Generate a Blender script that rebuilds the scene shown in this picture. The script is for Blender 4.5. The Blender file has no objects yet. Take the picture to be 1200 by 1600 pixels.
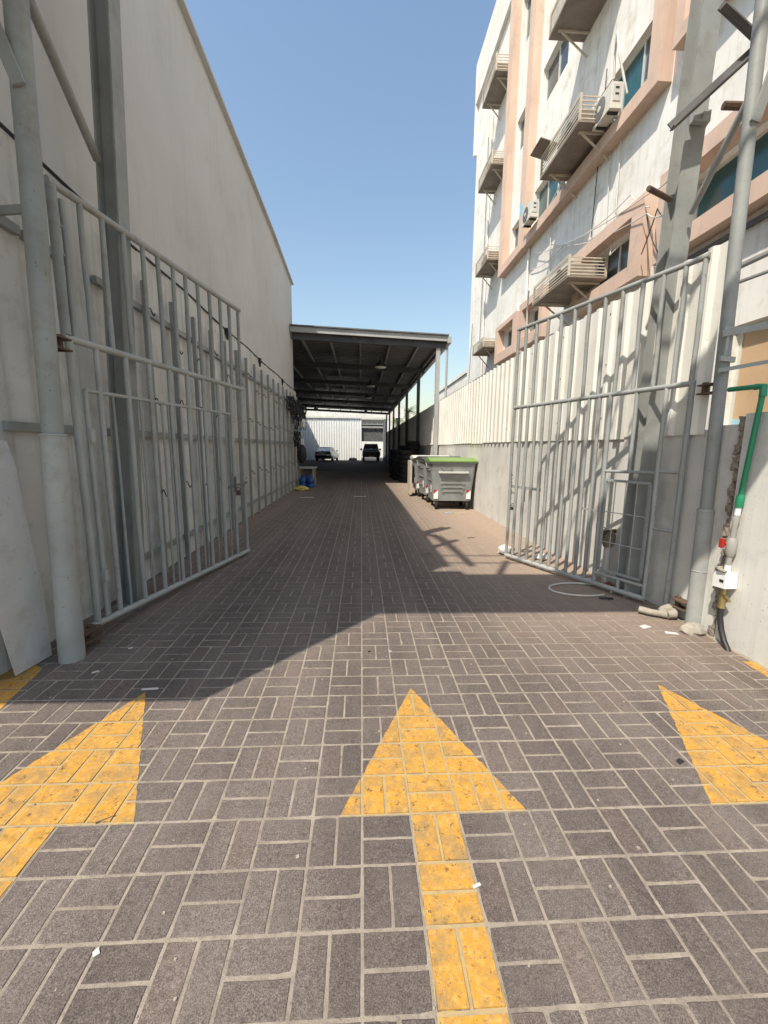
import bpy, math, random
from mathutils import Vector, Matrix
random.seed(7)
sc = bpy.context.scene

# ------------------------------------------------------------------ camera
F_PX, PITCH, ROLL, YAW, CAM_Z = 640.0, math.atan(101/640), 0.01, 0.0559, 1.485
def cam_rows():
    cy, sy = math.cos(YAW), math.sin(YAW); cp, sp = math.cos(PITCH), math.sin(PITCH); cr, sr = math.cos(ROLL), math.sin(ROLL)
    Y = Matrix(((cy, -sy, 0), (sy, cy, 0), (0, 0, 1)))
    B = Matrix(((1, 0, 0), (0, 0, -1), (0, 1, 0)))
    X = Matrix(((1, 0, 0), (0, cp, -sp), (0, sp, cp)))
    Z = Matrix(((cr, -sr, 0), (sr, cr, 0), (0, 0, 1)))
    return Z @ X @ B @ Y
RR = cam_rows()
cd = bpy.data.cameras.new('camera'); cam = bpy.data.objects.new('camera', cd); sc.collection.objects.link(cam)
cd.sensor_fit = 'HORIZONTAL'; cd.sensor_width = 36; cd.lens = 36*F_PX/1200; cd.clip_start = .05; cd.clip_end = 3000
r0, r1, r2 = RR[0], -RR[1], -RR[2]
cam.matrix_world = Matrix(((r0[0], r1[0], r2[0], 0), (r0[1], r1[1], r2[1], 0), (r0[2], r1[2], r2[2], CAM_Z), (0, 0, 0, 1)))
sc.camera = cam

# ------------------------------------------------------------------ sky, sun, exposure
SUN = Vector((-.47, -.515, 1)).normalized()
w = bpy.data.worlds.new('World'); sc.world = w; w.use_nodes = True
wn = w.node_tree.nodes; bg = wn['Background']
sky = wn.new('ShaderNodeTexSky'); sky.sky_type = 'NISHITA'; sky.sun_disc = False
sky.sun_elevation = math.asin(SUN.z); sky.sun_rotation = math.atan2(SUN.x, SUN.y)
sky.air_density = 1.65; sky.dust_density = 1.8; sky.ozone_density = 2.2; sky.altitude = 10
w.node_tree.links.new(sky.outputs[0], bg.inputs[0]); bg.inputs[1].default_value = .15
sl = bpy.data.lights.new('sun', 'SUN'); sl.energy = 5.0; sl.angle = math.radians(.53); sl.color = (1, .92, .79)
so = bpy.data.objects.new('sun', sl); sc.collection.objects.link(so)
so.rotation_euler = (-SUN).to_track_quat('-Z', 'Y').to_euler()
sc.view_settings.view_transform = 'Standard'; sc.view_settings.look = 'None'; sc.view_settings.gamma = 1
sc.view_settings.exposure = 0.34; sc.view_settings.use_curve_mapping = False

# ------------------------------------------------------------------ helpers
def gz(x, y):
    t = (3.5-y)/.25
    s = .25*(math.log1p(math.exp(t)) if t < 30 else t)
    return -.0083*x - .0258*s
class MB:
    def __init__(s): s.v = []; s.f = []
    def add(s, vs, fs):
        b = len(s.v); s.v += [tuple(p) for p in vs]; s.f += [tuple(b+i for i in f) for f in fs]; return s
    def box(s, a, b):
        x0, y0, z0 = [min(a[i], b[i]) for i in range(3)]; x1, y1, z1 = [max(a[i], b[i]) for i in range(3)]
        return s.add([(x0,y0,z0),(x1,y0,z0),(x1,y1,z0),(x0,y1,z0),(x0,y0,z1),(x1,y0,z1),(x1,y1,z1),(x0,y1,z1)],
                     [(0,3,2,1),(4,5,6,7),(0,1,5,4),(1,2,6,5),(2,3,7,6),(3,0,4,7)])
    def bar(s, p, q, w, h, up=(0,0,1)):
        p, q = Vector(p), Vector(q); d = (q-p).normalized(); up = Vector(up)
        if abs(d.dot(up)) > .98: up = Vector((0,1,0))
        a = d.cross(up).normalized()*w/2; b = a.normalized().cross(d).normalized()*h/2
        vs = [p-a-b, p+a-b, p+a+b, p-a+b, q-a-b, q+a-b, q+a+b, q-a+b]
        return s.add(vs, [(0,3,2,1),(4,5,6,7),(0,1,5,4),(1,2,6,5),(2,3,7,6),(3,0,4,7)])
    def tube(s, pts, r, n=10, cap=True):
        pts = [Vector(p) for p in pts]; rs = r if isinstance(r, (list, tuple)) else [r]*len(pts)
        b = len(s.v); prev = None
        for i, p in enumerate(pts):
            d = (pts[min(i+1, len(pts)-1)]-pts[max(i-1, 0)]).normalized()
            if prev is None:
                u = Vector((0,0,1)) if abs(d.z) < .9 else Vector((1,0,0)); a = d.cross(u).normalized()
            else:
                a = (prev - d*prev.dot(d)).normalized()
            prev = a; c = d.cross(a)
            for k in range(n):
                t = 2*math.pi*k/n; s.v.append(tuple(p+(a*math.cos(t)+c*math.sin(t))*rs[i]))
        for i in range(len(pts)-1):
            for k in range(n):
                s.f.append((b+i*n+k, b+i*n+(k+1) % n, b+(i+1)*n+(k+1) % n, b+(i+1)*n+k))
        if cap:
            s.f.append(tuple(b+k for k in range(n-1, -1, -1))); s.f.append(tuple(b+(len(pts)-1)*n+k for k in range(n)))
        return s
    def torus(s, c, R, r, ax='z', n=20, m=8, sx=1):
        b = len(s.v); c = Vector(c)
        for i in range(n):
            t = 2*math.pi*i/n
            for j in range(m):
                u = 2*math.pi*j/m; q = (R+r*math.cos(u))
                p = (q*math.cos(t), q*math.sin(t)*sx, r*math.sin(u))
                if ax == 'x': p = (p[2], p[0], p[1])
                if ax == 'y': p = (p[0], p[2], p[1])
                s.v.append(tuple(c+Vector(p)))
        for i in range(n):
            for j in range(m):
                s.f.append((b+i*m+j, b+((i+1) % n)*m+j, b+((i+1) % n)*m+(j+1) % m, b+i*m+(j+1) % m))
        return s
    def lathe(s, c, prof, n=16, ax='z'):
        b = len(s.v); c = Vector(c)
        for (r, h) in prof:
            for k in range(n):
                t = 2*math.pi*k/n; p = (r*math.cos(t), r*math.sin(t), h)
                if ax == 'x': p = (p[2], p[0], p[1])
                if ax == 'y': p = (p[0], p[2], p[1])
                s.v.append(tuple(c+Vector(p)))
        for i in range(len(prof)-1):
            for k in range(n): s.f.append((b+i*n+k, b+i*n+(k+1) % n, b+(i+1)*n+(k+1) % n, b+(i+1)*n+k))
        s.f.append(tuple(b+k for k in range(n-1, -1, -1))); s.f.append(tuple(b+(len(prof)-1)*n+k for k in range(n)))
        return s
    def prism(s, poly, a, b, ax='x'):
        # poly: 2D points extruded from a to b along ax; poly axes are the two others in order
        n = len(poly)
        def P(u, v, t): return {'x': (t,u,v), 'y': (u,t,v), 'z': (u,v,t)}[ax]
        return s.add([P(u,v,a) for u,v in poly]+[P(u,v,b) for u,v in poly],
                     [tuple(range(n-1,-1,-1)), tuple(range(n,2*n))]+[(i,(i+1) % n,n+(i+1) % n,n+i) for i in range(n)])
ORG = {}
def link(o, parent):
    sc.collection.objects.link(o)
    if parent is not None: o.parent = parent
def obj(name, mb, mat, parent=None, smooth=False, attr=None):
    xs = [p[0] for p in mb.v]; ys = [p[1] for p in mb.v]; zs = [p[2] for p in mb.v]
    c = Vector(((min(xs)+max(xs))/2, (min(ys)+max(ys))/2, min(zs)))
    me = bpy.data.meshes.new(name); me.from_pydata([Vector(p)-c for p in mb.v], [], mb.f)
    me.materials.append(mat); me.update()
    if smooth:
        me.polygons.foreach_set('use_smooth', [True]*len(me.polygons)); me.set_sharp_from_angle(angle=math.radians(38))
    if attr is not None:
        a = me.attributes.new('tone', 'FLOAT', 'FACE'); a.data.foreach_set('value', attr)
    o = bpy.data.objects.new(name, me); link(o, parent)
    o.location = c-(ORG[parent.name] if parent is not None else Vector((0,0,0))); ORG[o.name] = c
    return o
def thing(name, label, cat, loc, group=None):
    o = bpy.data.objects.new(name, None); sc.collection.objects.link(o); o.empty_display_size = .2
    o.location = loc; ORG[o.name] = Vector(loc); o['label'] = label; o['category'] = cat
    if group: o['group'] = group
    return o
def tag(o, label, cat, group=None):
    o['label'] = label; o['category'] = cat
    if group: o['group'] = group
    return o
def struct(o): o['kind'] = 'structure'; return o
def copy_tree(o, parent=None):
    c = o.copy(); sc.collection.objects.link(c); c.parent = parent
    for ch in list(o.children): copy_tree(ch, c)
    return c

# ------------------------------------------------------------------ materials
def nodes(name, rough=.8, metal=0., spec=.3):
    m = bpy.data.materials.new(name); m.use_nodes = True; nt = m.node_tree; b = nt.nodes['Principled BSDF']
    b.inputs['Roughness'].default_value = rough; b.inputs['Metallic'].default_value = metal; b.inputs['Specular IOR Level'].default_value = spec
    return m, nt, b
def N(nt, t, **kw):
    n = nt.nodes.new(t)
    for k, v in kw.items():
        if k in n.inputs.keys(): n.inputs[k].default_value = v
        else: setattr(n, k, v)
    return n
def pos(nt, scale=(1,1,1)):
    g = nt.nodes.new('ShaderNodeNewGeometry'); mp = nt.nodes.new('ShaderNodeMapping'); mp.inputs['Scale'].default_value = scale
    nt.links.new(g.outputs['Position'], mp.inputs[0]); return mp.outputs[0]
def noise(nt, vec, scale, detail=4, rough=.55):
    n = N(nt, 'ShaderNodeTexNoise', Scale=scale, Detail=detail, Roughness=rough); nt.links.new(vec, n.inputs['Vector']); return n.outputs[0]
def ramp(nt, fac, stops):
    r = nt.nodes.new('ShaderNodeValToRGB'); nt.links.new(fac, r.inputs[0]); el = r.color_ramp.elements
    while len(el) < len(stops): el.new(.5)
    for e, (p, c) in zip(el, stops):
        e.position = p; e.color = (c, c, c, 1) if not isinstance(c, tuple) else (*c, 1)
    return r.outputs[0]
def mix(nt, fac, a, b, mode='MIX'):
    n = nt.nodes.new('ShaderNodeMix'); n.data_type = 'RGBA'; n.blend_type = mode
    for sock, v in ((n.inputs[0], fac), (n.inputs[6], a), (n.inputs[7], b)):
        if isinstance(v, (int, float)): sock.default_value = v
        elif isinstance(v, tuple): sock.default_value = (*v, 1)
        else: nt.links.new(v, sock)
    return n.outputs[2]
def bump(nt, b, h, strength=.3, dist=.01):
    n = N(nt, 'ShaderNodeBump', Strength=strength, Distance=dist); nt.links.new(h, n.inputs['Height']); nt.links.new(n.outputs[0], b.inputs['Normal'])
def surface(name, c, c2=None, dirt=(.2,.18,.15), dirt_amt=.35, scale=1.2, streak=0., rough=.8, metal=0., bmp=.25, bscale=90, spec=.3, spots=0.):
    """plain painted / rendered surface: two tones, blotchy dirt, vertical streaks, fine relief"""
    m, nt, b = nodes(name, rough, metal, spec); L = nt.links
    if c2 is None: c2 = tuple(x*.85 for x in c)
    p = pos(nt)
    col = mix(nt, ramp(nt, noise(nt, p, scale, 6), [(.35,0.),(.65,1.)]), c, c2)
    d = ramp(nt, noise(nt, p, scale*3.1, 8, .65), [(.52,0.),(.75,dirt_amt)])
    col = mix(nt, d, col, dirt)
    if streak:
        ps = pos(nt, (7, 7, .35)); s = ramp(nt, noise(nt, ps, 1.6, 5, .6), [(.5,0.),(.78,streak)])
        col = mix(nt, s, col, dirt)
    if spots:
        s = ramp(nt, noise(nt, p, 38, 2, .5), [(.70,0.),(.74,spots)]); col = mix(nt, s, col, tuple(x*.5 for x in dirt))
    L.new(col, b.inputs['Base Color'])
    if bmp: bump(nt, b, noise(nt, p, bscale, 5, .6), bmp, .004)
    rv = ramp(nt, noise(nt, p, scale*6, 4), [(.3,max(.05,rough-.12)),(.7,min(1.,rough+.1))]); L.new(rv, b.inputs['Roughness'])
    return m
def plain(name, c, rough=.6, metal=0., spec=.4, var=.15, scale=9):
    m, nt, b = nodes(name, rough, metal, spec); p = pos(nt)
    col = mix(nt, noise(nt, p, scale, 4), tuple(x*(1-var) for x in c), tuple(min(1,x*(1+var)) for x in c))
    nt.links.new(col, b.inputs['Base Color']); return m
def glass(name, c, rough=.06):
    m, nt, b = nodes(name, rough, 0, .8); p = pos(nt)
    col = mix(nt, noise(nt, p, .9, 3), tuple(x*.6 for x in c), tuple(x*1.5 for x in c)); nt.links.new(col, b.inputs['Base Color'])
    r = ramp(nt, noise(nt, p, 3, 5), [(.3,rough),(.7,rough+.2)]); nt.links.new(r, b.inputs['Roughness']); return m

M = {}
M['steel'] = surface('grey_painted_steel', (.295,.308,.30), (.235,.247,.242), (.16,.11,.07), .5, 2.5, 0, .5, 0., .12, 60, .4, .5)
M['steel_light'] = surface('pale_painted_pipe', (.36,.37,.355), (.30,.31,.298), (.2,.14,.09), .45, 3, 0, .5, 0., .12, 60, .4, .4)
M['steel_dark'] = surface('dark_weathered_steel', (.16,.16,.16), (.10,.10,.10), (.12,.07,.04), .5, 4, 0, .6, 0., .15, 60, .4)
M['column'] = surface('column_grey_paint', (.29,.30,.287), (.235,.245,.235), (.12,.10,.08), .4, 2.5, 0, .5, 0., .1, 60, .4, .3)
M['rust'] = surface('rusted_steel', (.13,.08,.05), (.08,.06,.05), (.25,.12,.05), .6, 14, 0, .85)
M['render_left'] = surface('cream_wall_render', (.60,.595,.58), (.54,.535,.52), (.34,.33,.31), .3, .5, .22, .9, 0, .3, 70)
M['clad'] = surface('cream_painted_cladding', (.66,.655,.625), (.54,.535,.51), (.27,.255,.22), .55, 1.3, .5, .7, 0, .12, 30, .3, .3)
M['render_white'] = surface('white_wall_render', (.76,.745,.70), (.66,.64,.595), (.38,.31,.22), .6, .9, .4, .9, 0, .3, 60)
M['peach'] = surface('peach_painted_render', (.62,.455,.36), (.55,.40,.315), (.34,.28,.24), .55, .8, .35, .9, 0, .25, 60)
M['concrete'] = surface('grey_rendered_concrete', (.62,.61,.575), (.52,.51,.48), (.28,.26,.22), .5, 1.0, .28, .92, 0, .4, 55, .2, .4)
M['rough_concrete'] = surface('broken_concrete_edge', (.30,.26,.21), (.18,.155,.13), (.10,.085,.07), .6, 30, 0, .95, 0, 1., 60, .2, .5)
M['sheet'] = surface('cream_corrugated_sheet', (.70,.69,.635), (.63,.62,.57), (.40,.36,.28), .3, 1.6, .22, .5, 0, .05, 30, .4, .4)
M['shed_sheet'] = surface('white_shed_sheet', (.78,.79,.78), (.72,.73,.72), (.4,.38,.33), .2, 1.0, .2, .5, 0, 0)
M['roof_sheet'] = surface('grey_roof_sheet', (.15,.15,.155), (.115,.115,.12), (.14,.13,.12), .3, 1, 0, .45, .2, 0)  # grey kept low so the underside holds the canopy's deep shade
M['fascia'] = surface('pale_grey_fascia', (.40,.40,.385), (.34,.34,.33), (.25,.22,.18), .3, 2, 0, .5)
M['canopy_steel'] = surface('shade_dark_canopy_steel', (.085,.085,.085), (.06,.06,.06), (.05,.04,.035), .4, 3, 0, .5)  # near-black colour carries the deep shade under the canopy
M['asphalt'] = surface('shade_dark_yard_floor', (.07,.065,.06), (.05,.047,.044), (.04,.037,.033), .6, .8, 0, .9, 0, .5, 50)  # floor colour darkened to stand for the shade below the canopy
M['sand'] = surface('dusty_ground', (.32,.28,.22), (.27,.235,.19), (.18,.155,.125), .5, .6, 0, .95, 0, .4, 40)
M['white_sheet'] = surface('scuffed_white_board', (.56,.56,.54), (.50,.50,.485), (.27,.25,.23), .5, 2.2, .1, .55, 0, .05, 30, .4, .5)
M['galv'] = surface('galvanised_bin_steel', (.30,.315,.315), (.23,.245,.245), (.16,.15,.13), .4, 5, .15, .45, .25, .06, 40, .5)
M['green_lid'] = plain('green_plastic_lid', (.17,.27,.075), .5)
M['dark_lid'] = plain('charcoal_plastic_lid', (.05,.055,.055), .5)
M['white_lid'] = plain('grey_white_plastic_lid', (.55,.55,.52), .5)
M['rubber'] = plain('black_rubber', (.018,.018,.018), .8)
M['black'] = plain('black_plastic', (.02,.02,.022), .5)
M['cable'] = plain('black_cable', (.025,.025,.027), .6)
M['wire_white'] = plain('pale_cable', (.55,.53,.48), .6)
M['pvc_grey'] = plain('grey_plastic_pipe', (.30,.29,.27), .4)
M['pvc_green'] = plain('green_plastic_pipe', (.022,.21,.105), .35)
M['white_plastic'] = plain('white_plastic', (.75,.75,.73), .4)
M['red'] = plain('red_plastic', (.36,.03,.02), .4)
M['brass'] = plain('brass_fitting', (.45,.36,.16), .4, .8)
M['blue'] = plain('blue_water_bottle', (.02,.075,.25), .25)
M['yellow_bag'] = plain('yellow_sack', (.55,.47,.10), .7)
M['stone'] = surface('pale_broken_stone', (.34,.305,.255), (.25,.22,.18), (.25,.21,.17), .5, 12, 0, .95, 0, 1., 50)
M['paper'] = plain('litter_white', (.50,.49,.46), .8)
M['leaf_dry'] = plain('dry_brown_leaf', (.12,.07,.035), .8)
M['tan'] = surface('tan_blind', (.52,.36,.22), (.46,.31,.18), (.3,.2,.12), .2, 2, 0, .8)
M['cage'] = surface('cream_painted_slats', (.55,.49,.39), (.44,.38,.30), (.24,.19,.13), .45, 4, 0, .6)
M['tray'] = surface('stained_shade_dark_tray', (.26,.22,.175), (.19,.16,.13), (.16,.13,.10), .5, 3, 0, .8)  # brown darkened to carry the shade under and inside the cages
M['alu'] = plain('pale_aluminium_frame', (.62,.62,.58), .4, .3)
M['glass_dark'] = glass('dark_window_glass', (.045,.06,.06))
M['glass_teal'] = glass('teal_tinted_glass', (.012,.075,.082))
M['glass_blue'] = glass('pale_blue_film', (.28,.50,.58), .2)
M['ac'] = surface('off_white_ac_casing', (.62,.60,.53), (.56,.54,.47), (.3,.26,.2), .35, 6, .15, .5)
M['wood_panel'] = surface('weathered_timber_panel', (.47,.38,.27), (.38,.30,.21), (.2,.15,.1), .4, 5, .3, .8)
M['car_silver'] = plain('silver_car_paint', (.55,.57,.60), .25, .5)
M['car_dark'] = plain('dark_pickup_paint', (.025,.027,.03), .3)
M['car_glass'] = glass('car_glass', (.03,.035,.04), .04)
M['tail_red'] = plain('red_tail_lamp', (.25,.015,.01), .3)
M['chrome'] = plain('number_plate_white', (.7,.7,.7), .4)
M['palm_leaf'] = plain('palm_leaf', (.075,.10,.035), .6)
M['palm_trunk'] = surface('palm_trunk', (.16,.12,.08), None, (.08,.06,.04), .5, 9)

# paving materials
def brick_mat():
    m, nt, b = nodes('paving_brick', .93, 0, .12); L = nt.links; p = pos(nt)
    at = nt.nodes.new('ShaderNodeAttribute'); at.attribute_name = 'tone'; t = at.outputs['Fac']
    base = ramp(nt, t, [(0.,(.112,.094,.085)),(.3,(.123,.102,.092)),(.6,(.130,.109,.098)),(.85,(.133,.105,.093)),(1.,(.117,.101,.092))])
    sp = ramp(nt, noise(nt, p, 240, 4, .75), [(.34,.42),(.5,1.),(.66,1.75)])
    col = mix(nt, 1., base, sp, 'MULTIPLY')
    md = ramp(nt, noise(nt, p, 55, 6, .7), [(.3,.72),(.5,1.),(.7,1.25)]); col = mix(nt, 1., col, md, 'MULTIPLY')
    tk = ramp(nt, noise(nt, pos(nt, (2.2,.22,1)), 1., 4, .6), [(.42,.80),(.6,1.08)]); col = mix(nt, 1., col, tk, 'MULTIPLY')
    lt = ramp(nt, noise(nt, p, 170, 2, .6), [(.62,0.),(.72,.42)]); col = mix(nt, lt, col, (.27,.235,.20))
    du = ramp(nt, noise(nt, p, 2.3, 6, .62), [(.48,0.),(.78,.38)]); col = mix(nt, du, col, (.20,.168,.145))
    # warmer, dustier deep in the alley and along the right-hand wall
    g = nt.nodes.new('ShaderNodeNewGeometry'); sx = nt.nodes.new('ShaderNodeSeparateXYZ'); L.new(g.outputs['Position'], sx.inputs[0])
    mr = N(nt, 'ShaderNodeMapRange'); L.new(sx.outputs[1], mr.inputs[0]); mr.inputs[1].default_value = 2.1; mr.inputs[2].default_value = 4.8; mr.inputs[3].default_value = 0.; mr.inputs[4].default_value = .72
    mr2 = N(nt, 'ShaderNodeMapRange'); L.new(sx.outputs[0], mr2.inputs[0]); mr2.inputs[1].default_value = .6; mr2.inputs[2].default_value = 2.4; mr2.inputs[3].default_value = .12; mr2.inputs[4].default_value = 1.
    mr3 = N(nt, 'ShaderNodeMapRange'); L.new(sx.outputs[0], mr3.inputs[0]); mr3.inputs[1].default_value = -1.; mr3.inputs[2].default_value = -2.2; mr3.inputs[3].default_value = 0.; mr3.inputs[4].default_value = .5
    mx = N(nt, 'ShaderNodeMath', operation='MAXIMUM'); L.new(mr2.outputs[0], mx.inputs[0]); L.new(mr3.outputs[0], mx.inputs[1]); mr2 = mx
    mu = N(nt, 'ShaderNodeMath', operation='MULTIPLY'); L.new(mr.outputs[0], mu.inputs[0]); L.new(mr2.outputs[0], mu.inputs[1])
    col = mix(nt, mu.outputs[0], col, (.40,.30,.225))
    st = ramp(nt, noise(nt, p, 6.5, 5, .6), [(.66,0.),(.76,.55)]); col = mix(nt, st, col, (.075,.068,.062))
    L.new(col, b.inputs['Base Color'])
    bump(nt, b, noise(nt, p, 260, 4, .7), .55, .004); return m
M['brick'] = brick_mat()
def joint_mat():
    m, nt, b = nodes('sand_joint', .97, 0, .1); p = pos(nt)
    col = mix(nt, ramp(nt, noise(nt, p, 9, 6, .7), [(.35,0.),(.65,1.)]), (.345,.30,.245), (.22,.187,.153))
    d = ramp(nt, noise(nt, p, 60, 4, .7), [(.54,0.),(.70,.6)]); col = mix(nt, d, col, (.12,.10,.085))
    nt.links.new(col, b.inputs['Base Color']); bump(nt, b, noise(nt, p, 190, 5, .7), .8, .006); return m
M['joint'] = joint_mat()
def paint_mat():
    m, nt, b = nodes('worn_yellow_road_paint', .85, 0, .2); p = pos(nt); L = nt.links
    col = mix(nt, noise(nt, p, 5, 5, .6), (.44,.215,.026), (.52,.275,.048))
    lt = ramp(nt, noise(nt, p, 45, 5, .7), [(.48,0.),(.68,.6)]); col = mix(nt, lt, col, (.56,.375,.14))
    s1 = ramp(nt, noise(nt, p, 11, 8, .74), [(.46,0.),(.62,.8)]); col = mix(nt, s1, col, (.26,.175,.08))
    s2 = ramp(nt, noise(nt, p, 95, 4, .75), [(.52,0.),(.64,.7)]); col = mix(nt, s2, col, (.24,.165,.10))
    L.new(col, b.inputs['Base Color']); bump(nt, b, noise(nt, p, 240, 4, .7), .5, .004)
    # flaked away in spots and along scuffs, the brick shows
    f1 = ramp(nt, noise(nt, p, 26, 9, .8), [(.57,1.),(.63,.15)]); f2 = ramp(nt, noise(nt, p, 5.2, 5, .7), [(.60,1.),(.74,.6)])
    mm = N(nt, 'ShaderNodeMath', operation='MULTIPLY'); L.new(f1, mm.inputs[0]); L.new(f2, mm.inputs[1])
    L.new(mm.outputs[0], b.inputs['Alpha']); return m
M['paint'] = paint_mat()
M['paint_joint'] = surface('dusty_paint_in_joints', (.40,.29,.12), (.30,.24,.15), (.20,.17,.13), .6, 14, 0, .95, 0, .5, 120)

# ------------------------------------------------------------------ ground and paving
G = MB(); n = 24; R = 260
for i in range(n+1):
    for j in range(n+1): G.v.append((-R+2*R*i/n, -R+2*R*j/n, -.3))
for i in range(n):
    for j in range(n): G.f.append((i*(n+1)+j, (i+1)*(n+1)+j, (i+1)*(n+1)+j+1, i*(n+1)+j+1))
struct(obj('ground', G, M['sand']))
YF = 25.0          # the brick paving ends here, deep under the canopy
P = MB(); xs = [-9+.5*i for i in range(37)]; ys = [-4+.25*i for i in range(int((YF+4)/.25)+1)]
JD = .0026         # joint depth
for y in ys:
    for x in xs: P.v.append((x, y, gz(x, y)-JD))
nx = len(xs)
for j in range(len(ys)-1):
    for i in range(nx-1): P.f.append((j*nx+i, j*nx+i+1, (j+1)*nx+i+1, (j+1)*nx+i))
pav = struct(obj('pavement', P, M['joint'], smooth=True))
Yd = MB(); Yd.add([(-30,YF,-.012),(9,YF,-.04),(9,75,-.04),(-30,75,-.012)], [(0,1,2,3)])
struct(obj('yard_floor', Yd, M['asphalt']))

BL = .205; X0 = .0043; Y0 = 7.370*.205; GAP = .0092; CH = .0022
def brick_geo(lx, ly, seed):
    # worn block: every edge is cut into short uneven runs, a corner is sometimes chipped
    r = random.Random(seed); a, b = lx/2, ly/2; cor = [(-a,-b),(a,-b),(a,b),(-a,b)]; out = []
    chip = [r.random() < .16 for _ in cor]
    for i in range(4):
        p, q = cor[i], cor[(i+1) % 4]; k = 5 if math.dist(p, q) > .12 else 3
        for t in range(k):
            f = t/k; x, y = p[0]+(q[0]-p[0])*f, p[1]+(q[1]-p[1])*f
            inn = (r.uniform(.002,.005) if chip[i] else r.uniform(0,.0018)) if t == 0 else abs(r.gauss(0,.0011))
            out.append((x-math.copysign(inn, x)*(abs(x) > a-.0005), y-math.copysign(inn, y)*(abs(y) > b-.0005)))
    n = len(out); top = []
    for x, y in out:
        c = CH*r.uniform(.6,1.7); top.append((x-math.copysign(c, x)*(abs(x) > a-.012), y-math.copysign(c, y)*(abs(y) > b-.012), 0))
    vs = [(x, y, -.03) for x, y in out]+[(x, y, -CH) for x, y in out]+top
    fs = [tuple(range(2*n, 3*n))]+[(n+i, n+(i+1) % n, 2*n+(i+1) % n, 2*n+i) for i in range(n)]+[(i, (i+1) % n, n+(i+1) % n, n+i) for i in range(n)]
    return vs, fs
def visible(x, y):
    v = RR @ Vector((x, y, gz(x, y)-CAM_Z))
    if v.z < .1: return None
    u, t = 600+F_PX*v.x/v.z, 800+F_PX*v.y/v.z
    return (v.z, u, t) if -30 < u < 1230 and t < 1640 else None
bricks = []   # (x, y, along_x)
for j in range(-int((YF-Y0)/BL), 9):
    yc = Y0-(j-.5)*BL if False else Y0-j*BL-BL/2
    for i in range(-20, 24):
        xc = X0+i*BL+BL/2
        lim_l, lim_r = (-2.4, 2.86) if yc > 2.3 else (-3.8, 4.6)
        if yc > 3.4 and yc < 15.3: pass
        if yc > 15.3: lim_l = -4.0
        if not (lim_l < xc < lim_r) or yc > YF-.11: continue
        if (i+j) % 2 == 0: bricks += [(xc, yc-BL/4, True), (xc, yc+BL/4, True)]
        else: bricks += [(xc-BL/4, yc, False), (xc+BL/4, yc, False)]
LONG, SHORT = BL-GAP, BL/2-GAP
vis = []
for k, (x, y, ax) in enumerate(bricks):
    q = visible(x, y)
    if q: vis.append((q[0], k))
vis.sort(); near = set(k for _, k in vis[:300])
variants = {}
for ax in (True, False):
    for s in range(12):
        vs, fs = brick_geo(LONG if ax else SHORT, SHORT if ax else LONG, s+50*ax)
        me = bpy.data.meshes.new('brick'); me.from_pydata(vs, [], fs); me.materials.append(M['brick'])
        a = me.attributes.new('tone', 'FLOAT', 'FACE'); a.data.foreach_set('value', [random.random()]*len(fs)); variants[ax, s] = me
po = ORG[pav.name]; FB = MB(); FT = []
TOPS = {}
for k, (x, y, ax) in enumerate(bricks):
    s = random.randrange(12); dz = random.uniform(-.0008, .0009); z = gz(x, y)+dz
    al = math.atan((gz(x, y+.05)-gz(x, y-.05))/.1)+random.uniform(-.003, .003); be = .0083+random.uniform(-.003, .003)
    TOPS[k] = z
    if k in near:
        o = bpy.data.objects.new('brick', variants[ax, s]); link(o, pav)
        o.location = Vector((x, y, z))-po; o.rotation_euler = (al, be, 0)
    else:
        vs, fs = brick_geo(LONG if ax else SHORT, SHORT if ax else LONG, s+50*ax)
        rot = Matrix.Rotation(be, 3, 'Y') @ Matrix.Rotation(al, 3, 'X')
        FB.add([rot @ Vector(v)+Vector((x, y, z)) for v in vs], fs); FT += [random.random()]*len(fs)
fo = obj('brick_field', FB, M['brick'], pav, attr=FT); fo['kind'] = 'stuff'

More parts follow.
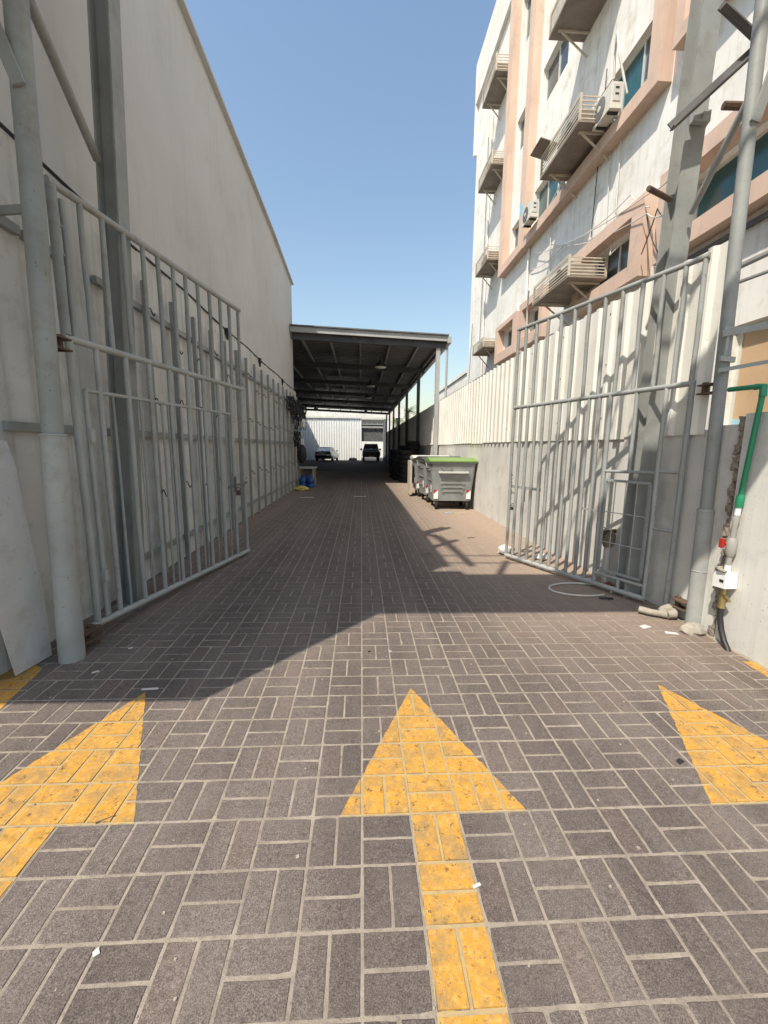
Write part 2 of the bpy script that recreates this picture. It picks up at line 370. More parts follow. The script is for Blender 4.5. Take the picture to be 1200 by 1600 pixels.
# painted marks: clipped to every brick top, with a thin coat in the joints
def clip(poly, rect):
    x0, x1, y0, y1 = rect
    for ax, lim, sg in ((0,x0,1),(0,x1,-1),(1,y0,1),(1,y1,-1)):
        out = []
        for i in range(len(poly)):
            p, q = poly[i-1], poly[i]; dp, dq = sg*(p[ax]-lim), sg*(q[ax]-lim)
            if (dp >= 0) != (dq >= 0):
                t = dp/(dp-dq); out.append((p[0]+(q[0]-p[0])*t, p[1]+(q[1]-p[1])*t))
            if dq >= 0: out.append(q)
        poly = out
        if len(poly) < 3: return []
    return poly
def painted(name, polys, label, cat, group=None):
    m = MB(); coat = []; pr_ = random.Random(len(label))
    for poly in polys:
        rg_ = []
        for (ax_, ay_), (bx_, by_) in zip(poly, poly[1:]+poly[:1]):     # hand-painted, slightly ragged edges
            ln = math.hypot(bx_-ax_, by_-ay_); k_ = max(1, int(ln/.018)); nx_, ny_ = -(by_-ay_)/ln, (bx_-ax_)/ln
            for i_ in range(k_):
                o_ = pr_.gauss(0, .0016) if i_ else 0.
                rg_.append((ax_+(bx_-ax_)*i_/k_+nx_*o_, ay_+(by_-ay_)*i_/k_+ny_*o_))
        poly = rg_
        bx0, bx1 = min(p[0] for p in poly), max(p[0] for p in poly); by0, by1 = min(p[1] for p in poly), max(p[1] for p in poly)
        # coat in the joints, split on a grid so that it follows the ramp
        gx = int((bx1-bx0)/.2)+1; gy = int((by1-by0)/.2)+1
        for a in range(gx):
            for b in range(gy):
                c = clip(poly, (bx0+a*.2, bx0+a*.2+.2, by0+b*.2, by0+b*.2+.2))
                if c: m.add([(u, v, gz(u, v)-.0011) for u, v in c], [tuple(range(len(c)))]); coat.append(len(m.f)-1)
        for k, (x, y, ax) in enumerate(bricks):
            if not (bx0-.15 < x < bx1+.15 and by0-.15 < y < by1+.15): continue
            hx, hy = ((LONG, SHORT) if ax else (SHORT, LONG))
            hx, hy = hx/2-.0022, hy/2-.0022
            c = clip(poly, (x-hx, x+hx, y-hy, y+hy))
            if c:
                n_ = len(c); m.add([(u, v, max(TOPS[k], gz(u, v))+.0012) for u, v in c]+[(u, v, gz(u, v)-.004) for u, v in c],
                                   [tuple(range(n_))]+[(i_, n_+i_, n_+(i_+1) % n_, (i_+1) % n_) for i_ in range(n_)])
    o = obj(name, m, M['paint']); o.data.materials.append(M['paint_joint'])
    for i_ in coat: o.data.polygons[i_].material_index = 1
    return tag(o, label, cat, group)
def arrow(xc, label):
    yb = Y0-.003; xl, xr = X0+BL*round((xc-.1025-X0)/BL), 0; xr = xl+BL
    xm = (xl+xr)/2
    painted('painted_arrow', [[(xm-.402, yb), (xm+.402, yb), (xm+.004, yb+.885)], [(xl+.003, .1), (xr-.003, .1), (xr-.003, yb), (xl+.003, yb)]], label, 'road marking', 'yellow arrows painted on the paving')
arrow(.31, 'worn yellow arrow painted in the middle of the paving, pointing into the alley')
arrow(-1.33, 'worn yellow arrow painted at the left, under the white leaning board')
arrow(1.95, 'worn yellow arrow painted at the right edge of the paving below the water meter')
painted('kerb_paint', [[(-2.05,2.18),(-2.13,2.66),(-2.33,2.80),(-2.5,2.80),(-2.5,2.1)]], 'faded yellow paint on the paving at the foot of the leaning board', 'road marking')
painted('kerb_paint', [[(2.80,2.66),(3.3,2.60),(3.3,2.2),(2.79,2.40)]], 'faded yellow paint patch on the paving at the foot of the right concrete wall', 'road marking')

# ------------------------------------------------------------------ left building and clad wall
lb = thing('warehouse', 'tall plain cream rendered building along the left side', 'building', (-7, 8, 0))
obj('wall', MB().prism([(2.3,-.3),(15.3,-.3),(15.3,6.98),(12.4,7.14),(1.2,7.34),(1.2,2.31),(2.3,2.31)], -12, -2.42, 'x'), M['render_left'], lb)
obj('coping', MB().bar((-2.40,1.2,7.37),(-2.40,12.4,7.17), .12, .05).bar((-2.40,12.402,7.168),(-2.40,15.33,7.005), .12, .05), M['render_left'], lb)
cw = thing('clad_wall', 'cream sheet clad wall with grey steel studs along the left side', 'wall', (-2.34, 8.7, 0))
y = 2.32; k = 0
while y < 15.2:
    wd = .64 if k else .95
    y1 = min(y+wd, 15.28); dx = random.uniform(-.006, .006)
    pm = MB(); za, zb = gz(-2.34, y)-.02, (3.50-.008*(y-3))
    # each sheet carries two shallow pressed folds
    yy = [y+.002, y+(y1-y)*.3, y+(y1-y)*.34, y+(y1-y)*.62, y+(y1-y)*.66, y1-.002]; off = [0, .0, .010, .010, 0, 0]
    for zz in (za, zb):
        for a, b in zip(yy, off): pm.v.append((-2.345+dx+b, a, zz))
    for zz in (za, zb):
        for a in yy: pm.v.append((-2.40, a, zz))
    for i in range(5):
        pm.f += [(i, i+1, 6+i+1, 6+i), (6+i, 7+i, 19+i, 18+i)]
    pm.f += [(0, 6, 18, 12), (5, 17, 23, 11), (12, 18, 23, 17)]
    obj('panel', pm, M['clad'], cw); y = y1; k += 1
for z, segs in ((.30, [(4.1,15.2)]), (1.60, [(2.85,3.55),(3.95,15.2)]), (2.90, [(2.4,3.15),(3.2,3.62),(3.95,15.2)])):
    for a, b in segs: obj('rail', MB().box((-2.335,a,z-.03),(-2.295,b,z+.03)), M['steel'], cw)
yst = [4.72+.637*i for i in range(17)]
hook = None
for i, y in enumerate(yst):
    top = 3.19 if i not in (0, 1) else 3.19-.02
    pst = obj('stud', MB().box((-2.294,y-.025,gz(-2.27,y)-.01),(-2.244,y+.025,top)), M['steel'], cw)
    for z in (.95+.05*math.sin(i*2.1), 1.95+.05*math.sin(i*1.3), 2.62+.25*(i % 3 == 0)):
        if hook is None:
            pts = [(-2.244,y,z),(-2.20,y,z+.03),(-2.175,y,z),(-2.19,y,z-.035),(-2.235,y,z-.02)]
            hook = obj('hook', MB().tube([(-2.244+.07*t, y, z+.04*math.sin(t*6.0)) for t in [q/8 for q in range(9)]], .006, 6), M['cable'], pst); hz = Vector((-2.244, y, z)); ho = ORG[hook.name]-hz
        else:
            h = hook.copy(); sc.collection.objects.link(h); h.parent = pst; h.location = Vector((-2.244, y, z))+ho-ORG[pst.name]
# gap shadow line / flashing and loose cable along the top of the clad wall
obj('flashing', MB().box((-2.352,2.4,3.512),(-2.418,12.2,3.475-.03)), M['clad'], cw) if False else None
pts = []
for i in range(60):
    y = 2.4+12.7*i/59; pts.append((-2.335, y, 3.53-.0085*(y-3)-.03*abs(math.sin(y*1.05))))
tag(obj('wall_cable', MB().tube(pts, .014, 6), M['cable'], smooth=True), 'black cable sagging along the top of the left clad wall', 'cable')
for (y0, z0) in ((7.6,3.42),(9.9,3.40),(12.6,3.37)):
    tag(obj('cable_clamp', MB().box((-2.34,y0-.05,z0-.05),(-2.29,y0+.05,z0+.06)).box((-2.33,y0-.02,z0-.12),(-2.30,y0+.02,z0-.05)), M['cable']),
        {7.6:'black cable clamp on the left clad wall nearest the gate top', 9.9:'black cable clamp on the left clad wall above the middle studs', 12.6:'black cable clamp on the left clad wall nearest the canopy'}[y0], 'clamp', 'clamps on the wall cable')

# ------------------------------------------------------------------ steel columns, gate poles, braces
def hsection(mb, base, top, wx, wy, t=.014):
    b, q = Vector(base), Vector(top)
    for dx in (-1, 1):
        mb.add([b+Vector((dx*wx/2-s*t/2 if False else dx*(wx/2-t/2)+sx*t/2, sy*wy/2, 0)) for sx, sy in ((-1,-1),(1,-1),(1,1),(-1,1))] +
               [q+Vector((dx*(wx/2-t/2)+sx*t/2, sy*wy/2, 0)) for sx, sy in ((-1,-1),(1,-1),(1,1),(-1,1))],
               [(0,3,2,1),(4,5,6,7),(0,1,5,4),(1,2,6,5),(2,3,7,6),(3,0,4,7)])
    x = wx/2-t-.001
    mb.add([b+Vector((sx*x, sy*t/2, 0)) for sx, sy in ((-1,-1),(1,-1),(1,1),(-1,1))]+[q+Vector((sx*x, sy*t/2, 0)) for sx, sy in ((-1,-1),(1,-1),(1,1),(-1,1))],
           [(0,3,2,1),(4,5,6,7),(0,1,5,4),(1,2,6,5),(2,3,7,6),(3,0,4,7)])
    return mb
t = thing('steel_column', 'tall grey steel column standing behind the left gate', 'column', (-2.13,3.78,0))
obj('shaft', hsection(MB(), (-2.13,3.78,-.02), (-1.86,3.78,7.4), .155, .16), M['column'], t)
obj('base_plate', MB().box((-2.25,3.66,-.01),(-2.01,3.90,.034)), M['steel'], t)
t = thing('steel_column', 'tall grey steel column with angle brackets behind the right gate', 'column', (2.78,3.92,0))
hc = MB(); b0, q0 = Vector((2.785,3.98,-.04)), Vector((3.0,3.98,7.4))
for (u0, u1, v0, v1) in ((-.085,.085,-.085,-.072),(-.085,.085,.072,.085),(-.006,.006,-.071,.071)):
    hc.add([b0+Vector((u, v, 0)) for u, v in ((u0,v0),(u1,v0),(u1,v1),(u0,v1))]+[q0+Vector((u, v, 0)) for u, v in ((u0,v0),(u1,v0),(u1,v1),(u0,v1))], [(0,3,2,1),(4,5,6,7),(0,1,5,4),(1,2,6,5),(2,3,7,6),(3,0,4,7)])
obj('shaft', hc, M['column'], t)
obj('bracket', MB().bar((2.62,3.82,4.20),(3.18,3.68,4.70),.012,.07).bar((2.62,3.79,4.175),(3.18,3.65,4.675),.07,.012), M['steel_dark'], t)
obj('bracket', MB().bar((3.185,3.66,4.72),(2.82,3.66,4.95),.012,.07).bar((3.185,3.63,4.69),(2.82,3.63,4.92),.06,.012), M['steel_dark'], t)
obj('plate', MB().box((2.83,3.83,4.27),(2.98,3.88,4.36)).tube([(2.90,3.80,4.31),(2.90,3.84,4.31)],.015,8), M['steel_light'], t)
obj('stub', MB().tube([(2.99,3.72,4.31),(3.17,3.70,4.30)], .03, 8), M['rust'], t)
obj('stub', MB().tube([(2.42,3.72,3.67),(2.72,3.86,3.67)], .022, 8), M['rust'], t)

def gate_pole(base, top, r_low, r_up, zs, label, braces, joints):
    b, q = Vector(base), Vector(top); t = thing('gate_pole', label, 'pole', base)
    at = lambda z: b+(q-b)*((z-b.z)/(q.z-b.z))
    obj('shaft', MB().tube([at(zs), q], r_up, 16), M['steel'], t, True)
    sl = obj('sleeve', MB().tube([b, at(.9*zs), at(zs)], [r_low*1.06, r_low, r_low], 18), M['steel_light'], t, True)
    for z in joints: obj('weld_seam', MB().torus(at(z), r_low+.001, .005, 'z', 18, 6), M['steel_light'], sl, True)
    for p0, p1, kind, wd in braces:
        m = MB().tube([p0, p1], wd, 10) if kind == 'pipe' else MB().bar(p0, p1, wd, .02, (0,1,0))
        obj('brace', m, M['steel'], t, kind == 'pipe')
    return t
gp = gate_pole((-2.03,2.80,-.04), (-1.83,2.80,7.2), .074, .060, 1.55, 'grey round gate pole with a thicker sleeve, left of the entrance',
          [((-2.06,3.70,3.68),(-1.90,2.84,4.02),'pipe',.032), ((-1.905,2.73,3.46),(-2.03,2.70,3.86),'flat',.07), ((-1.98,2.86,2.90),(-2.28,2.95,2.92),'flat',.05)], (.62,1.54))
for z in (2.15, .12):
    hb = obj('hinge', MB().box((-2.05,2.84,z-.05),(-1.95,3.02,z-.038)).box((-2.05,2.84,z+.02),(-1.95,3.02,z+.032)).tube([(-2.0,2.97,z-.05),(-2.0,2.97,z+.05)], .022, 8), M['rust'], gp)
gp = gate_pole((2.935,3.27,-.05), (2.77,3.27,7.2), .062, .047, 1.0, 'grey round gate pole beside the right concrete wall',
          [((2.85,3.30,4.06),(2.90,3.83,3.55),'pipe',.026), ((2.84,3.22,3.84),(2.93,3.20,4.22),'flat',.07)], (.46,.98))
for z in (2.0, .12):
    obj('hinge', MB().box((2.84,3.30,z-.05),(2.94,3.45,z-.038)).box((2.84,3.30,z+.02),(2.94,3.45,z+.032)).tube([(2.89,3.42,z-.05),(2.89,3.42,z+.05)], .022, 8), M['rust'], gp)
obj('collar', MB().bar((2.80,3.205,2.41),(2.92,3.205,2.40),.02,.06).bar((2.80,3.205,2.20),(2.92,3.205,2.19),.02,.04).box((2.82,3.19,2.215),(2.84,3.21,2.385)), M['steel_light'], gp)
# fixed railing on the right of the pole
t = thing('side_rails', 'grey horizontal steel rails fixed to the right gate pole', 'railing', (3.3,3.2,2))
for z0, z1, hh in ((2.375,2.47,.05),(2.10,2.19,.03)):
    obj('rail', MB().bar((2.77,3.19,z0),(3.9,3.19,z0+(z1-z0)*2.4),.03,hh), M['steel'], t)
obj('end_plate', MB().box((3.42,3.10,2.0),(3.50,3.18,2.26)), M['steel_light'], t)
obj('rail', MB().tube([(2.93,3.32,2.90),(3.9,3.32,3.36)],.022,8), M['steel_dark'], t)
obj('rail', MB().tube([(2.93,3.33,2.785),(3.9,3.33,3.15)],.014,8), M['steel_dark'], t)

# ------------------------------------------------------------------ gates
class Frame:
    def __init__(s, H, Fr): s.H = Vector((*H, 0)); s.u = Vector((Fr[0]-H[0], Fr[1]-H[1], 0)); s.L = s.u.length; s.u.normalize()
    def __call__(s, d, z, o=0): return s.H+s.u*d+Vector((-s.u.y, s.u.x, 0))*o+Vector((0,0,z))
jr = random.Random(77)
def pipe(name, p, q, r, mat, par, n=10):
    p, q = Vector(p), Vector(q); w_ = .0045 if name in ('bar', 'thin_bar') else .002
    md_ = [p.lerp(q, t_)+Vector((jr.uniform(-w_,w_), jr.uniform(-w_,w_), 0)) for t_ in (.33, .66)]
    return obj(name, MB().tube([p]+md_+[q], r, n), M[mat], par, True)
ga = Frame((-2.03,3.05), (-1.56,5.62)); L = ga.L
tg = thing('swing_gate', 'open grey tubular steel gate leaf against the left wall', 'gate', ga(L/2, 0))
ZB = lambda d: .125-.07*d/L
pipe('top_rail', ga(0,3.17), ga(L+.02,3.185), .026, 'steel_light', tg, 12); pipe('middle_rail', ga(0,2.205), ga(L,2.215), .027, 'steel_light', tg, 12)
pipe('bottom_rail', ga(-.02,ZB(0)), ga(L+.01,ZB(L)), .027, 'steel_light', tg, 12)
for d in (.03,.25,.445,.66,.88,1.07,1.29,1.485,1.70,1.925,2.15,2.36,2.59):
    pipe('bar', ga(d,2.225), ga(d,3.155), .0195 if d > .05 else .032, 'steel', tg)
pipe('bar', ga(.10,2.225), ga(.10,3.1), .018, 'steel', tg)
for z in (2.75,2.93): pipe('rung', ga(.03,z), ga(.10,z), .009, 'steel', tg)
for d in (.045,.275,.57,.845,1.126,1.41,1.70,2.005,2.305,2.585):
    pipe('bar', ga(d,ZB(d)), ga(d,2.2), .0205 if d > .05 else .026, 'steel_light', tg)
wk = pipe('wicket_rail', ga(.135,1.872), ga(2.31,1.872), .0155, 'steel_light', tg); 
pipe('bar', ga(.140,ZB(.14)+.03), ga(.140,1.872), .017, 'steel_light', tg)
pipe('bar', ga(.165,ZB(.14)+.03), ga(.165,1.6), .012, 'steel', tg)
for d in (.40,.70,.98,1.07,1.265,1.55,1.62,1.85,2.15):
    pipe('thin_bar', ga(d,ZB(d)), ga(d,1.862), .0105, 'steel', tg, 8)
obj('latch', MB().bar(ga(2.10,.98,-.02), ga(2.60,1.0,-.02), .012, .03).bar(ga(2.27,.90,-.03), ga(2.27,1.1,-.03), .02, .03), M['steel_dark'], tg)
for a_, b_ in ((1.50,1.60),(.44,.53)): obj('hinge_tab', MB().bar(ga(.125,a_,-.03), ga(.125,b_,-.03), .03, .05), M['steel_light'], tg)
tag(obj('padlock', MB().bar(ga(2.30,.86,-.05), ga(2.30,.92,-.05), .05, .025).torus(ga(2.30,.94,-.05), .022, .006, 'y', 12, 6), M['rust']), 'small rusty padlock hanging on the left gate latch', 'padlock')

gb = Frame((2.90,3.45), (1.995,5.40)); L2 = gb.L
tg = thing('swing_gate', 'open grey tubular steel gate leaf with a wicket against the right wall', 'gate', gb(L2/2, 0))
ZC = lambda d: .035
pipe('top_rail', gb(.07,3.075), gb(L2+.01,2.975), .024, 'steel', tg, 12); pipe('middle_rail', gb(.06,2.06), gb(L2,2.01), .024, 'steel', tg, 12)
pipe('bottom_rail', gb(.28,ZC(0)), gb(L2+.01,ZC(1)), .026, 'steel_light', tg, 12)
topz = lambda d: 3.075-.1*d/L2; midz = lambda d: 2.06-.05*d/L2
for d in (.10,.245,.42,.605,.795,.975,1.155,1.33,1.505,1.685,1.855,2.02,L2-.005):
    pipe('bar', gb(d,midz(d)), gb(d,topz(d)), .0205, 'steel', tg)
for d in (.945,1.065,1.19,1.315,1.435,1.555,1.675,1.79,1.91,2.03,L2-.005):
    pipe('bar', gb(d,ZC(d)), gb(d,midz(d)), .0195, 'steel', tg)
pipe('bar', gb(.825,ZC(0)), gb(.825,midz(.8)), .024, 'steel', tg); pipe('bar', gb(.29,ZC(0)), gb(.29,midz(.3)), .021, 'steel_light', tg); pipe('bar', gb(.085,.07), gb(.085,midz(.1)), .024, 'steel', tg)
pipe('bar', gb(.56,1.27), gb(.56,midz(.56)), .0195, 'steel', tg); pipe('bar', gb(.56,ZC(0)), gb(.56,.16), .019, 'steel_light', tg)
for z in (1.285,.745): pipe('rung', gb(.085,z), gb(.29,z), .015, 'steel', tg)
pipe('rung', gb(.29,1.272), gb(.825,1.262), .016, 'steel', tg); pipe('rung', gb(.29,.16), gb(.825,.16), .017, 'steel_light', tg)
wd = obj('wicket_door', MB().bar(gb(.33,1.17,.01),gb(.79,1.17,.01),.025,.025).bar(gb(.33,.215,.01),gb(.79,.215,.01),.025,.025).bar(gb(.335,.228,.01),gb(.335,1.157,.01),.025,.025).bar(gb(.785,.228,.01),gb(.785,1.157,.01),.025,.025), M['steel'], tg)
for z in (.52,.84): pipe('grid_wire', gb(.345,z,.012), gb(.775,z,.012), .005, 'steel_light', wd, 6)
for d in (.45,.56,.67): pipe('grid_wire', gb(d,.228,.022), gb(d,1.157,.022), .005, 'steel_light', wd, 6)
obj('bolt', MB().bar(gb(1.66,.98,-.03),gb(2.18,.985,-.03),.014,.035).bar(gb(1.92,.80,-.035),gb(1.92,.98,-.035),.012,.03), M['steel'], tg)
obj('hasp', MB().bar(gb(2.04,.90,-.03),gb(2.20,.90,-.03),.014,.03).bar(gb(2.06,.72,-.03),gb(2.18,.72,-.03),.014,.03).bar(gb(.86,.83,-.03),gb(1.06,.83,-.03),.012,.022), M['steel'], tg)
def chain(name, pts, label):
    m = MB(); c = [Vector(p) for p in pts]
    for i in range(len(c)):
        m.torus(c[i], .013, .0042, 'xy'[i % 2], 10, 5, 1.)
    return tag(obj(name, m, M['rust'], smooth=True), label, 'chain')
chain('chain', [gb(L2+.01, 1.16-.026*i, -.03) for i in range(15)], 'rusty chain hanging on the free end of the right gate')
chain('chain', [gb(.835+.012*math.sin(i*.6), .86-.021*i, -.035) for i in range(8)]+[gb(.81-.019*i, .66-.012*i, -.04) for i in range(7)], 'rusty chain looped round the wicket post of the right gate')
def padlock(p, label):
    tag(obj('padlock', MB().bar(p+Vector((0,0,-.06)), p, .045, .022).torus(p+Vector((0,0,.012)), .018, .005, 'y', 12, 6), M['rust']), label, 'padlock')
padlock(gb(L2-.02,.72,-.05), 'rusty padlock on the chain at the free end of the right gate')
padlock(gb(.87,.69,-.06), 'rusty padlock on the chain beside the right gate wicket')

# ------------------------------------------------------------------ boards leaning by the left pole
def sheet_strip(rows, thick, name, mat, parent=None):
    """rows: list of (left point, right point) from bottom to top -> thin bent board with real thickness"""
    m = MB(); k = len(rows)
    n0 = (Vector(rows[0][1])-Vector(rows[0][0])).cross(Vector(rows[1][0])-Vector(rows[0][0])).normalized()*thick
    for a, b in rows: m.v += [tuple(a), tuple(b)]
    for a, b in rows: m.v += [tuple(Vector(a)-n0), tuple(Vector(b)-n0)]
    for i in range(k-1):
        m.f += [(2*i,2*i+1,2*i+3,2*i+2), (2*k+2*i,2*k+2*i+2,2*k+2*i+3,2*k+2*i+1), (2*i,2*i+2,2*k+2*i+2,2*k+2*i), (2*i+1,2*k+2*i+1,2*k+2*i+3,2*i+3)]
    m.f += [(0,2*k,2*k+1,1), (2*k-2,2*k-1,4*k-1,4*k-2)]
    return obj(name, m, M[mat], parent)
o = sheet_strip([((-2.225,2.57,.005),(-2.185,2.83,.01)),((-2.215,2.49,.45),(-2.185,2.825,.5)),((-2.225,2.40,.8),(-2.20,2.80,.8)),((-2.245,2.36,1.1),(-2.215,2.79,1.1)),((-2.27,2.34,1.35),(-2.24,2.80,1.33)),((-2.30,2.34,1.55),(-2.27,2.79,1.50))], .006, 'leaning_board', 'white_sheet')
tag(o, 'bent scuffed white board leaning against the wall beside the left gate pole', 'board')
o = sheet_strip([((-2.30,2.30,-.01),(-2.31,2.52,0.)),((-2.31,2.30,.5),(-2.33,2.50,.5))], .008, 'leaning_board', 'white_sheet')
tag(o, 'narrow white board standing at the left edge of the photo', 'board')
o = sheet_strip([((-2.337,2.33,1.0),(-2.333,2.74,1.0)),((-2.337,2.33,2.2),(-2.333,2.70,2.3)),((-2.337,2.33,2.9),(-2.333,2.60,2.9))], .004, 'wall_sheet', 'white_sheet')
tag(o, 'pale flat sheet fixed to the wall at the left edge above the leaning board', 'board')

# ------------------------------------------------------------------ right boundary wall with corrugated sheets
bw = thing('boundary_wall', 'grey concrete boundary wall topped with cream corrugated sheets along the right side', 'wall', (2.9, 20, 0))
xw = lambda y: 2.80+max(0., 6-y)*.05
obj('concrete_base', MB().prism([(xw(3.36),3.36),(xw(6),6),(2.80,46),(3.1,46),(3.1,3.36)], -.2, 1.66, 'z'), M['concrete'], bw)
def corr(y0, y1, z0, z1, x, depth, pitch, thick=.004, fl=.28):
    prof = []; k = int(round((y1-y0)/pitch))
    for i in range(k):
        a = y0+i*pitch; prof += [(a, x), (a+pitch*(.5-fl/2-.06), x), (a+pitch*(.5-fl/2+.04), x-depth), (a+pitch*(.5+fl/2-.04), x-depth), (a+pitch*(.5+fl/2+.06), x)]
    prof.append((y1, x)); m = MB(); n = len(prof)
    for z in (z0, z1): m.v += [(p[1], p[0], z) for p in prof]
    for z in (z0, z1): m.v += [(p[1]+thick, p[0], z) for p in prof]
    for i in range(n-1): m.f += [(i+1, i, n+i, n+i+1), (2*n+i, 2*n+i+1, 3*n+i+1, 3*n+i), (i, i+1, 2*n+i+1, 2*n+i), (n+i+1, n+i, 3*n+i, 3*n+i+1)]
    m.f += [(0, 2*n, 3*n, n), (n-1, 2*n-1, 4*n-1, 3*n-1)]
    return m
y = 3.40; i = 0
while y < 45:
    dz = random.uniform(-.012, .012) if i > 0 else .02
    so_ = obj('sheet', corr(y, y+1.0, 1.60+dz, 3.13+dz*.5, 0., .036, .25), M['sheet'], bw)
    so_.location.x += xw(y+.5)-.012-(i % 2)*.003; so_.rotation_euler.z = .05 if y < 5.9 else 0.; ORG[so_.name] = ORG[so_.name]+Vector((xw(y+.5)-.012,0,0))
    if i < 9:
        for zz in (1.85, 2.45, 3.0):
            obj('screw', MB().lathe((xw(y+.5)-.012-.037, y+.375, zz), [(.009,0),(.009,-.003),(.004,-.008)], 8, 'x'), M['steel_dark'], so_)
    y += 1.0; i += 1
obj('top_trim', MB().box((2.80,6.2,3.145),(2.835,15,3.165)), M['steel_dark'], bw)
ew = thing('end_wall', 'grey rendered concrete wall end with a broken edge at the right of the photo', 'wall', (3.0,2.4,0))
obj('wall', MB().box((2.905,-1.5,-.3),(3.15,3.02,1.765)), M['concrete'], ew)
rb = MB(); rr = random.Random(3)
for i in range(110):
    z = -.05+1.78*i/110; s = rr.uniform(.02,.034)
    c = Vector((2.945+rr.uniform(-.012,.012), 3.045+rr.uniform(-.012,.03), z)); 
    vs = [c+Vector((dx*s*rr.uniform(.5,1.2), dy*s*rr.uniform(.4,1.), dz*s*rr.uniform(.6,1.2))) for dx in (-1,1) for dy in (-1,1) for dz in (-1,1)]
    rb.add(vs, [(0,1,3,2),(4,6,7,5),(0,4,5,1),(2,3,7,6),(0,2,6,4),(1,5,7,3)])
rb.box((2.955,3.021,-.2),(3.1,3.07,1.70))
obj('infill', MB().box((2.945,3.071,-.2),(3.1,3.358,1.69)), M['concrete'], ew)
obj('broken_edge', rb, M['rough_concrete'], ew)

# water supply on the end wall
wp = thing('water_pipe', 'green water pipe running down to a white meter on the right concrete wall', 'pipe', (2.86,2.95,0))
obj('pipe', MB().tube([(2.87,3.16,1.957),(2.86,2.90,1.945)], .0185, 12), M['pvc_green'], wp, True)
obj('elbow', MB().tube([(2.86,2.93,1.945),(2.856,2.865,1.94),(2.856,2.862,1.87)], .024, 12), M['pvc_green'], wp, True)
obj('pipe', MB().tube([(2.856,2.862,1.93),(2.87,2.935,1.13)], .0185, 12), M['pvc_green'], wp, True)
obj('coupling', MB().tube([(2.868,2.928,1.16),(2.868,2.930,1.14),(2.87,2.934,1.10),(2.87,2.936,1.06)], [.021,.028,.028,.025], 12), M['pvc_green'], wp, True)
obj('socket', MB().tube([(2.87,2.936,1.06),(2.87,2.94,1.0)], .020, 10), M['white_plastic'], wp, True)
obj('pipe', MB().tube([(2.87,2.94,1.0),(2.87,2.945,.97),(2.87,2.946,.92),(2.87,2.95,.80)], [.018,.026,.02,.02], 10), M['pvc_grey'], wp, True)
vv = obj('valve', MB().tube([(2.87,2.95,.82),(2.87,2.95,.79),(2.87,2.95,.70),(2.87,2.95,.67)], [.022,.036,.036,.022], 12), M['pvc_grey'], wp, True)
obj('handle', MB().box((2.81,2.97,.735),(2.835,3.0,.805)).tube([(2.835,2.97,.77),(2.86,2.955,.77)], .014, 8), M['red'], vv)
obj('pipe', MB().tube([(2.87,2.95,.67),(2.87,2.955,.60)], .019, 10), M['pvc_grey'], wp, True)
obj('socket', MB().tube([(2.87,2.955,.60),(2.87,2.957,.545)], .021, 10), M['white_plastic'], wp, True)
mt = obj('meter', MB().prism([(2.885,.43),(2.995,.42),(3.0,.50),(2.985,.545),(2.89,.55)], 2.80, 2.90, 'x'), M['white_plastic'], wp)
obj('display', MB().box((2.796,2.90,.475),(2.799,2.935,.495)), M['black'], mt)
obj('lid', MB().tube([(2.80,2.89,.562),(2.79,2.94,.575),(2.82,2.99,.566),(2.87,3.0,.57)], [.012,.016,.018,.010], 8), M['stone'], mt, True)
obj('fitting', MB().tube([(2.86,2.945,.43),(2.86,2.947,.38),(2.86,2.948,.34),(2.86,2.95,.30),(2.86,2.95,.25)], [.014,.018,.024,.022,.026], 10).bar((2.855,2.94,.36),(2.84,2.87,.335),.02,.02), M['brass'], wp, True)
obj('hose', MB().tube([(2.86,2.95,.27),(2.858,2.945,.17),(2.853,2.915,.08),(2.845,2.87,.01),(2.835,2.82,-.035),(2.83,2.80,-.07)], .021, 12), M['black'], wp, True)

# ------------------------------------------------------------------ right building
WX, FX = 5.2, 4.95
def wall_open(x, y0, y1, z0, z1, ops, depth=.22, thick=9.):
    ys = sorted(set([y0, y1]+[v for o in ops for v in o[:2]])); zs = sorted(set([z0, z1]+[v for o in ops for v in o[2:]]))
    m = MB()
    for a, b in zip(ys, ys[1:]):
        for c, d in zip(zs, zs[1:]):
            cy, cz = (a+b)/2, (c+d)/2
            if any(o[0] < cy < o[1] and o[2] < cz < o[3] for o in ops): continue
            m.add([(x,a,c),(x,b,c),(x,b,d),(x,a,d)], [(0,3,2,1)])
    for a, b, c, d in ops:
        xi = x+depth
        m.add([(x,a,c),(x,b,c),(x,b,d),(x,a,d),(xi,a,c),(xi,b,c),(xi,b,d),(xi,a,d)], [(0,1,5,4),(1,2,6,5),(2,3,7,6),(3,0,4,7),(4,5,6,7)])
    X1 = x+thick
    m.add([(x,y0,z0),(x,y1,z0),(x,y1,z1),(x,y0,z1),(X1,y0,z0),(X1,y1,z0),(X1,y1,z1),(X1,y0,z1)], [(0,4,7,3),(1,2,6,5),(4,5,6,7),(3,7,6,2)])
    return m
rbd = thing('apartment_block', 'tall white apartment block with peach window surrounds on the right', 'building', (7, 11, 0))
